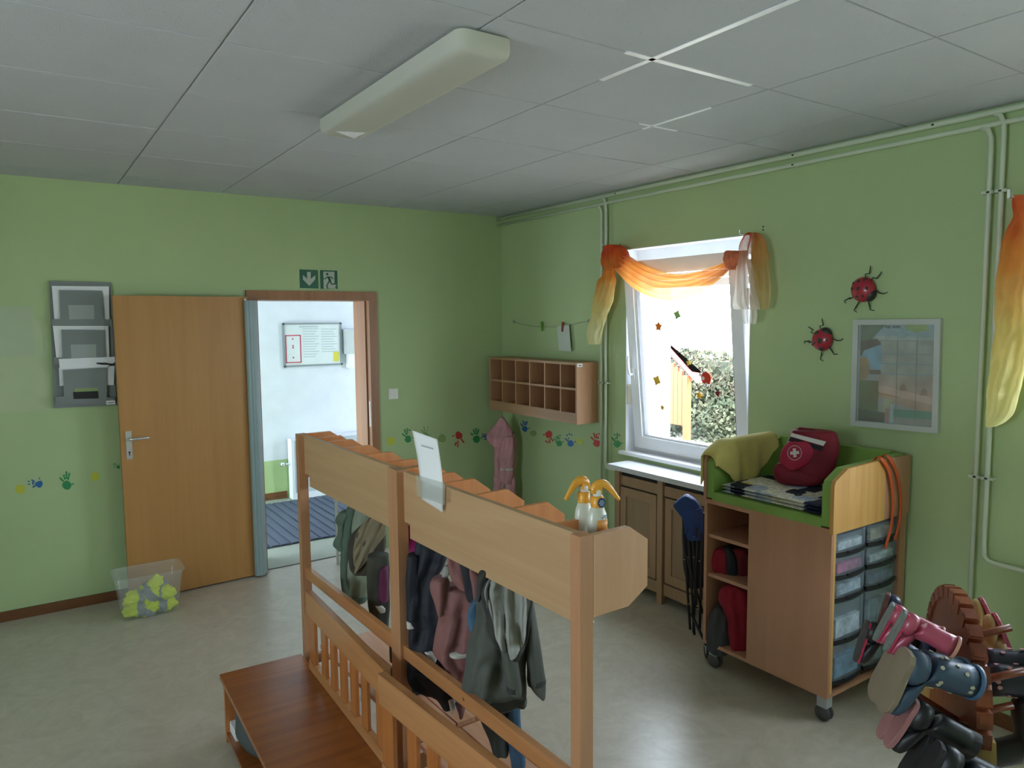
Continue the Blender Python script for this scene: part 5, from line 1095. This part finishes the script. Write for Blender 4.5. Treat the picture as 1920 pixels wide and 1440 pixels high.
def boot(label, P, xdir, zdir, shaft, sole, rim=None, welt=None, spots=None, group='children rubber boots on the boot stand', s=1.0, name='rubber_boot', cat='boot'):
    t = thing(name, label, cat, P, 0, group); z = Vector(zdir).normalized(); x = Vector(xdir); x = (x-z*x.dot(z)).normalized(); y = z.cross(x)
    M = Matrix((x, y, z)).transposed().to_4x4() @ Matrix.Scale(s, 4); t.matrix_world = Matrix.Translation(P) @ M
    obj('shaft', boot_mesh(), shaft, t, True); obj('sole', sole_mesh(-.012, .006), sole, t)
    for i_ in range(1): 
        bm = bmesh.new(); lathe(bm, [(.040, 0), (.049, .001), (.051, .03), (.045, .05)], c=(-.006, 0, .004), n=16, sy=.78); obj('heel_cup', bm, shaft, t, True)
    if welt: obj('welt', sole_mesh(.004, .014, 1.015), welt, t)
    if rim:
        bm = bmesh.new(); lathe(bm, [(.047, -.004), (.050, -.004), (.050, .008), (.044, .010)], c=(-.005, 0, .205), n=20, sy=.88); obj('rim', bm, rim, t, True)
    if spots:
        rg = random.Random(5)
        for k in range(14):
            a = rg.uniform(0, 6.28); h = rg.uniform(.07, .19); bm = bmesh.new(); c = Vector((-.006+.0445*math.cos(a), .0385*math.sin(a), h)); n_2 = Vector((math.cos(a), math.sin(a)*1.1, 0)).normalized(); tt_ = Vector((0, 0, 1)).cross(n_2)
            pts_ = [(0, .007), (.006, .002), (.003, -.006), (-.003, -.006), (-.006, .002)]
            A = [bm.verts.new(c+tt_*p+Vector((0, 0, 1))*q+n_2*.0012) for p, q in pts_]; B = [bm.verts.new(v.co-n_2*.002) for v in A]; bm.faces.new(A); bm.faces.new(B[::-1])
            for i in range(5): bm.faces.new((A[i], B[i], B[(i+1) % 5], A[(i+1) % 5]))
            obj('printed_motif', bm, spots, t)
    return t
M_bk = mat('black_rubber', (.012, .013, .014), .45, var=.2); M_bks = mat('black_sole', (.02, .02, .02), .8)
for k, y_ in enumerate((-2.62, -2.73)):
    boot(('left' if k else 'right')+' one of the dark boots on the farther rack planks below the khaki jacket', (-2.25, y_, .313), (1, .2, 0), (0, 0, 1), M_bk, M_bks, group='dark boots on the rack planks')

# ================================================================= ON THE RACK TOP
# sheet of paper taped to the board
ps = thing('taped_sheet', 'white laminated sheet taped upright to the nearer coat rack board', 'paper', (-2.45, -3.32, 1.35))
bm = bmesh.new(); Lr = ipol([(815, 773, 820), (835, 777, 823), (860, 782, 827), (890, 786, 830), (915, 789, 830), (944, 791, 830)], 4); rws = []
for i, (y, a, b) in enumerate(Lr):
    t = i/(len(Lr)-1); xo = -2.447-.012*(1-t)**2*1.0; yb_ = y+(28*(1-t) if False else 0)
    rws.append([bm.verts.new(at(a+(b-a)*s, y+(17+8*t)*s-(8), 'x', xo-.006*math.sin(s*math.pi))-ps.location) for s in [k/8 for k in range(9)]])
for A, B in zip(rws, rws[1:]):
    for k in range(8): bm.faces.new((A[k], A[k+1], B[k+1], B[k]))
o = obj('sheet', bm, sheer('translucent_paper', (-3, 3, [(0, 'f6f7f7'), (1, 'f2f3f3')]), 1.0), ps, True); md = o.modifiers.new('t', 'SOLIDIFY'); md.thickness = .0008
Mtx = mat('pencil_grey', (.45, .46, .47), .7)
bm = bmesh.new(); flat(bm, [at(x, y, 'x', -2.466)-ps.location for x, y in ((790, 834), (812, 840.5), (812.3, 843), (790.3, 836.5))], .0005, 'x'); obj('title_print', bm, Mtx, ps)
bm = bmesh.new(); flat(bm, [at(x, y, 'x', -2.4565)-ps.location for x, y in ((780, 890), (834, 906), (834, 947), (782, 930))], .0006, 'x'); obj('clear_tape', bm, clear('sticky_tape', (1, 1, 1), .10, .16), ps)
# spray bottles
M_bot = mat('milky_bottle', (.62, .63, .52), .35, trans=.0, coat=.3); M_org2 = mat('orange_trigger', (.80, .36, .03), .4, coat=.3); M_wht = mat('white_nozzle', (.75, .74, .7), .4)
def bottle(label, x, y, rz, logo):
    t = thing('spray_bottle', label, 'bottle', (x, y, 1.133), rz, 'sun cream spray bottles on the coat rack')
    t.scale = (1, 1, 1.10); bm = bmesh.new(); pr = [(.020, 0), (.025, .003), (.026, .02), (.026, .155), (.024, .172), (.017, .186), (.012, .190), (.012, .196)]
    lathe(bm, pr, n=24, sx=1.0, sy=.72); obj('bottle_body', bm, M_bot, t, True)
    bm = bmesh.new(); lathe(bm, [(.0165, 0), (.017, .002), (.0165, .022), (.013, .025)], c=(0, 0, .188), n=20); obj('collar', bm, M_org2, t, True)
    bm = bmesh.new(); lathe(bm, [(.011, 0), (.011, .014), (.008, .018)], c=(0, 0, .211), n=16); obj('pump', bm, M_wht, t, True)
    bm = bmesh.new(); pts_ = ipol([(-.012, .224, .008), (-.004, .235, .011), (.010, .240, .011), (.026, .235, .009), (.040, .222, .007), (.052, .208, .0055), (.060, .200, .004)], 4)
    tube(bm, [Vector((q_[0], 0, q_[1])) for q_ in pts_], [q_[2] for q_ in pts_], 12); obj('spray_lever', bm, M_org2, t, True)
    bm = bmesh.new(); box(bm, -.014, .010, -.009, .009, .219, .233); obj('spray_head', bm, M_org2, t, bevel=.004)
    # label print wraps the front
    def wrap(z0_, z1_, a0, a1, mt, n, dr=.0008):
        bm = bmesh.new(); A = []; 
        for k in range(9):
            a = a0+(a1-a0)*k/8; A.append([bm.verts.new(((.026+dr)*math.cos(a), (.026*.72+dr)*math.sin(a), z)) for z in (z0_, z1_)])
        for p, q in zip(A, A[1:]): bm.faces.new((p[0], q[0], q[1], p[1]))
        o = obj(n, bm, mt, t, True); md = o.modifiers.new('t', 'SOLIDIFY'); md.thickness = .0005
    if logo:
        wrap(.134, .160, -1.9, -.3, mat('orange_label', (.75, .33, .08), .5), 'orange_label'); wrap(.128, .132, -1.9, -.3, mat('blue_print', (.10, .22, .45), .5), 'blue_print')
        for k in range(4): wrap(.163+.004*(k % 2), .167+.004*(k % 2), -1.35+.2*k, -1.22+.2*k, MATS['blue_print'], 'script_print')
        bm = bmesh.new(); n_ = 20; A = [bm.verts.new((.004+.0105*math.cos(k*6.2832/n_), -.0190, .200+.0115*math.sin(k*6.2832/n_))) for k in range(n_)]; B = [bm.verts.new((v.co.x, -.0170, v.co.z)) for v in A]
        bm.faces.new(A); bm.faces.new(B[::-1])
        for i in range(n_): bm.faces.new((A[i], B[i], B[(i+1) % n_], A[(i+1) % n_]))
        obj('round_sticker', bm, mat('navy_sticker', (.03, .06, .13), .5), t)
        for zz, ww in ((.2045, .005), (.200, .007), (.1955, .005)): bx('sticker_print', (.004-ww, .004+ww, -.0194, -.0189, zz-.0013, zz+.0013), mat('sticker_grey', (.35, .4, .5), .5), t, 0)
    return t
b1 = at(1104, 960, 'z', 1.25); b2 = at(1128, 962, 'z', 1.25)
bottle('orange and white spray bottle behind, lever pointing left', -2.318, -3.895, math.radians(178), False)
bottle('orange and white spray bottle in front with round navy sticker, lever pointing right', -2.322, -3.952, math.radians(-18), True)

# ================================================================= BIN WITH VESTS
bn = thing('clear_bin', 'clear plastic storage box on the floor in front of the open door leaf', 'storage box', (-2.905, -.36, 0))
def bring(z, a, b, r_):
    P_ = []
    for cx_, cy_, a0 in ((a-r_, b-r_, 0), (-a+r_, b-r_, 1), (-a+r_, -b+r_, 2), (a-r_, -b+r_, 3)):
        for k in range(6): P_.append((cx_+r_*math.cos((a0+k/5)*math.pi/2), cy_+r_*math.sin((a0+k/5)*math.pi/2), z))
    return P_
bm = bmesh.new(); Rn = [[bm.verts.new(p) for p in bring(*q)] for q in ((.004, .155, .095, .03), (.26, .188, .125, .04), (.268, .200, .137, .045), (.276, .200, .137, .045), (.276, .186, .122, .04), (.262, .184, .121, .04), (.010, .150, .090, .028))]
for A, B in zip(Rn, Rn[1:]):
    for k in range(24): bm.faces.new((A[k], A[(k+1) % 24], B[(k+1) % 24], B[k]))
bm.faces.new(Rn[0]); bm.faces.new(Rn[-1]); obj('box_body', bm, M_clearbin, bn, True)
M_hv = mat('hi_vis_yellow', (.74, .86, .04), .75, var=.12, vscale=14, bump=.3, bscale=60); M_rf = mat('reflective_tape', (.30, .33, .36), .4)
VR = random.Random(9)
spots_ = [(-.09, -.045, .045), (.0, -.05, .04), (.09, -.045, .045), (-.08, .035, .05), (.06, .035, .05), (-.09, -.05, .12), (.0, -.045, .115), (.095, -.05, .12), (-.03, .03, .13), (.09, .04, .13), (.03, -.01, .165)]
for k, (x, y, z) in enumerate(spots_):
    t = thing('safety_vest', 'crumpled yellow safety vest with grey reflective tape in the clear storage box', 'vest', (-2.905+x*.8, -.36+y*.8, z), 0, 'yellow safety vests in the clear storage box')
    bm = bmesh.new(); bmesh.ops.create_icosphere(bm, subdivisions=4, radius=1); rot = Matrix.Rotation(VR.uniform(-.9, .9), 3, 'Y') @ Matrix.Rotation(VR.uniform(-.5, .5), 3, 'Z'); sx_, sy_, sz_ = .080, .048, .048
    seed = VR.uniform(0, 50); band = []
    for v in bm.verts:
        d = v.co.copy(); q = 1+.30*noise.noise(d*1.6+Vector((seed, 0, 0)))+.16*noise.noise(d*4+Vector((0, seed, 0)))-.12*abs(math.sin(d.x*7+seed+d.z*3)); v.co = rot @ Vector((d.x*sx_*q, d.y*sy_*q, d.z*sz_*q))
    me_bm = bm.copy(); obj('vest_fabric', bm, M_hv, t, True)
    me_bm.verts.ensure_lookup_table(); cen = VR.uniform(-.4, .4)
    rem = [f for f in me_bm.faces if not (cen-.28 < (rot.transposed() @ f.calc_center_median()).x/sx_ < cen+.28)]
    bmesh.ops.delete(me_bm, geom=rem, context='FACES')
    for v in me_bm.verts: v.co += v.co.normalized()*.0022
    o = obj('reflective_tape', me_bm, M_rf, t, True)

# ================================================================= BOOT STAND
az = math.radians(39); U_ = Vector((math.cos(az), math.sin(az), 0)); Nn = Vector((-math.sin(az), math.cos(az), 0)); Z_ = Vector((0, 0, 1))
apex = atp(1797, 1104, (-1.16, -4.26, .9), (math.cos(math.radians(24)), math.sin(math.radians(24)), 0))
bs = thing('boot_stand', 'wooden boot stand with notched round top board holding rubber boots on pegs', 'boot stand', (apex.x, apex.y, 0))
zc = apex.z-.298; Mb = Matrix((U_, Nn, Z_)).transposed().to_4x4()
M_bsr = wood('stand_red_wood', '70341e', '8a482c', 'z', .35, 1.2, .3, .04); M_bsp = wood('stand_pine', 'a08048', 'bb9c5e', 'z', .45, .6, .15, .04)
bm = bmesh.new(); prof = []
nst = 17
for k in range(nst):
    a0 = math.radians(-8+k*(196/nst)); a1 = math.radians(-8+(k+1)*(196/nst)); rr_ = .272
    prof.append((-rr_*math.cos(a0)*1.0, rr_*math.sin(a0))); prof.append((-(rr_+.022)*math.cos(a0+.015), (rr_+.022)*math.sin(a0+.015))) if k >= 0 else None
    prof.append((-(rr_+.020)*math.cos(a1-.10), (rr_+.020)*math.sin(a1-.10))); prof.append((-(rr_-.006)*math.cos(a1-.09), (rr_-.006)*math.sin(a1-.09)))
prism(bm, [(x, z) for x, z in prof]+[(.23, -.18), (-.23, -.18)], 'y', -.015, .015, M=Matrix.Translation((0, 0, zc)) @ Mb); obj('notched_board', bm, M_bsr, bs, bevel=.003)
# stacked edge blocks along the rim
for k in range(17):
    a = math.radians(-6+k*12.0); c = Vector((-math.cos(a)*.272, 0, math.sin(a)*.272)); Mk = Matrix.Translation((0, 0, zc)) @ Mb @ Matrix.Translation(c) @ Matrix.Rotation(-(math.pi-a)+math.pi/2 if False else (a-math.pi/2), 4, 'Y')
    bx('rim_block', (-.023, .023, -.020, .020, -.018, .018), M_bsr, bs, .006, M=Mk)
# pine legs and foot
for s in (-1, 1):
    Ml = Matrix.Translation((0, 0, 0)) @ Mb; b_h = zc-.09
    bm = bmesh.new(); prism(bm, [(s*.185, b_h+.06), (s*.275, b_h+.055), (s*.40, .04), (s*.29, .04)], 'y', -.034, .034, M=Ml); obj('leg', bm, M_bsp, bs, bevel=.004)
bx('foot', (-.5, .5, -.15, -.10, 0, .04), M_bsp, bs, .004, M=Mb); bx('foot', (-.5, .5, .10, .15, 0, .04), M_bsp, bs, .004, M=Mb)
for s in (-1, 1): bx('foot_bar', (s*.42-.03, s*.42+.03, -.10, .10, 0, .04), M_bsp, bs, .004, M=Mb)
tilt = math.radians(22)
def pegp(u_, z_, side):
    d = (Nn*side*math.cos(tilt)+Z_*math.sin(tilt)); p0 = U_*u_+Vector((0, 0, z_))+Nn*side*.015
    bm = bmesh.new(); tube(bm, [p0, p0+d*.14], .011, 10); obj('peg', bm, M_bsr, bs, True); return bs.location+p0, d
def bpair(pix, dist_, side, labels, toe, tl=22, azd=None, **kw):
    """one boot per pixel; sole centre lies on the plane parallel to the board at distance dist_"""
    for (x, y), lab in zip(pix, labels):
        P_ = atp(x, y, Vector(bs.location)+Nn*side*dist_, Nn); an = math.radians(azd) if azd is not None else az; nv_ = Vector((-math.sin(an), math.cos(an), 0)); d = (nv_*side*math.cos(math.radians(tl))+Z_*math.sin(math.radians(tl)))
        boot(lab, P_, toe, -d, **kw)
for u_, z_, s_ in ((-.05, zc+.02, 1), (.10, zc+.10, 1), (-.16, zc-.06, 1), (.0, zc+.14, -1), (-.12, zc+.06, -1), (-.05, zc-.08, -1)): pegp(u_, z_, s_)
pa_ = atp(1797, 1352, Vector(bs.location)+Nn*.015, Nn); pb_ = atp(1697, 1289, Vector(bs.location)+Nn*.16, Nn)
bm = bmesh.new(); tube(bm, [pa_-bs.location, pb_-bs.location], .010, 10); obj('peg', bm, M_bsr, bs, True)
down = Vector((0, 0, -1))
M_dn = mat('denim_print_rubber', (.035, .065, .105), .5, var=.15); M_tan = mat('tan_sole', (.23, .18, .12), .7, var=.1); M_bee = mat('motif_cream', (.40, .38, .26), .6)
bpair(((1676, 1236), (1693, 1250)), .23, 1, ('denim-blue printed rubber boot with tan sole, farther one of its pair', 'denim-blue printed rubber boot with tan sole, nearer one of its pair'), down+Vector((-.41, .91, 0))*.35, azd=60, tl=16, s=.97, shaft=M_dn, sole=M_tan, welt=None, spots=M_bee, rim=mat('rim_blue', (.05, .11, .2), .5))
M_pk = mat('pink_rubber', (.42, .07, .12), .4, coat=.3); M_gs = mat('grey_sole', (.17, .19, .17), .7)
bpair(((1668, 1150), (1690, 1166)), .22, 1, ('pink rubber boot with grey sole, farther one of its pair', 'pink rubber boot with grey sole, nearer one of its pair'), down, tl=22, azd=30, s=.66, shaft=M_pk, sole=M_gs, welt=mat('red_welt', (.50, .03, .08), .5), rim=mat('rim_peach', (.5, .25, .18), .5))
bpair(((1650, 1172),), .19, 1, ('dark boot with blue toe and brown sole at the far left of the boot stand',), -down, tl=12, azd=28, s=.80, shaft=mat('navy_rubber', (.02, .03, .07), .4), sole=mat('brown_sole', (.10, .035, .03), .6), welt=None)
bpair(((1622, 1184),), .24, 1, ('dark grey boot with red welt at the left of the boot stand beside the drawers',), down+Vector((.41, -.91, 0))*.3, tl=14, azd=34, s=.74, shaft=M_bk, sole=mat('dark_grey_sole', (.06, .055, .055), .6), welt=mat('red_welt', (.5, .03, .08), .5))
bpair(((1690, 1322), (1706, 1336)), .20, 1, ('black rubber boot with pink sole low on the stand, farther one', 'black rubber boot with pink sole low on the stand, nearer one'), down+Vector((-.41, .91, 0))*.2, azd=40, tl=26, s=.82, shaft=M_bk, sole=mat('pink_sole', (.36, .16, .16), .6), welt=None, spots=None)
M_yl = mat('yellow_rubber', (.50, .34, .14), .45, coat=.2); 
bpair(((1860, 1176), (1886, 1208)), .20, -1, ('yellow rubber boot with pink sole right of the stand top, upper one', 'yellow rubber boot with pink sole right of the stand top, lower one'), -down, s=.74, shaft=M_yl, sole=mat('pink_yellow_sole', (.50, .09, .16), .5), welt=None)
M_nv = mat('navy_heart_rubber', (.018, .024, .045), .4); 
bpair(((1995, 1245), (2010, 1275)), .30, -1, ('navy rubber boot with pink hearts and pink rim right of the stand, upper one', 'navy rubber boot with pink hearts and pink rim right of the stand, lower one'), -down, tl=6, s=1.1, shaft=M_nv, sole=mat('pink_sole', (.36, .16, .16), .6), spots=mat('motif_pink', (.5, .25, .28), .6), rim=mat('rim_pink', (.55, .28, .30), .5))
bpair(((1960, 1390),), .24, -1, ('black rubber boot lowest right of the boot stand',), -down, shaft=M_bk, sole=M_bks)

bpair(((1730, 1400), (1752, 1425)), .16, 1, ('black winter boot at the bottom of the stand beside the pine leg, farther one', 'black winter boot at the bottom of the stand beside the pine leg, nearer one'), down, azd=40, tl=24, s=.95, shaft=M_bk, sole=M_bks, group='dark boots low on the boot stand')
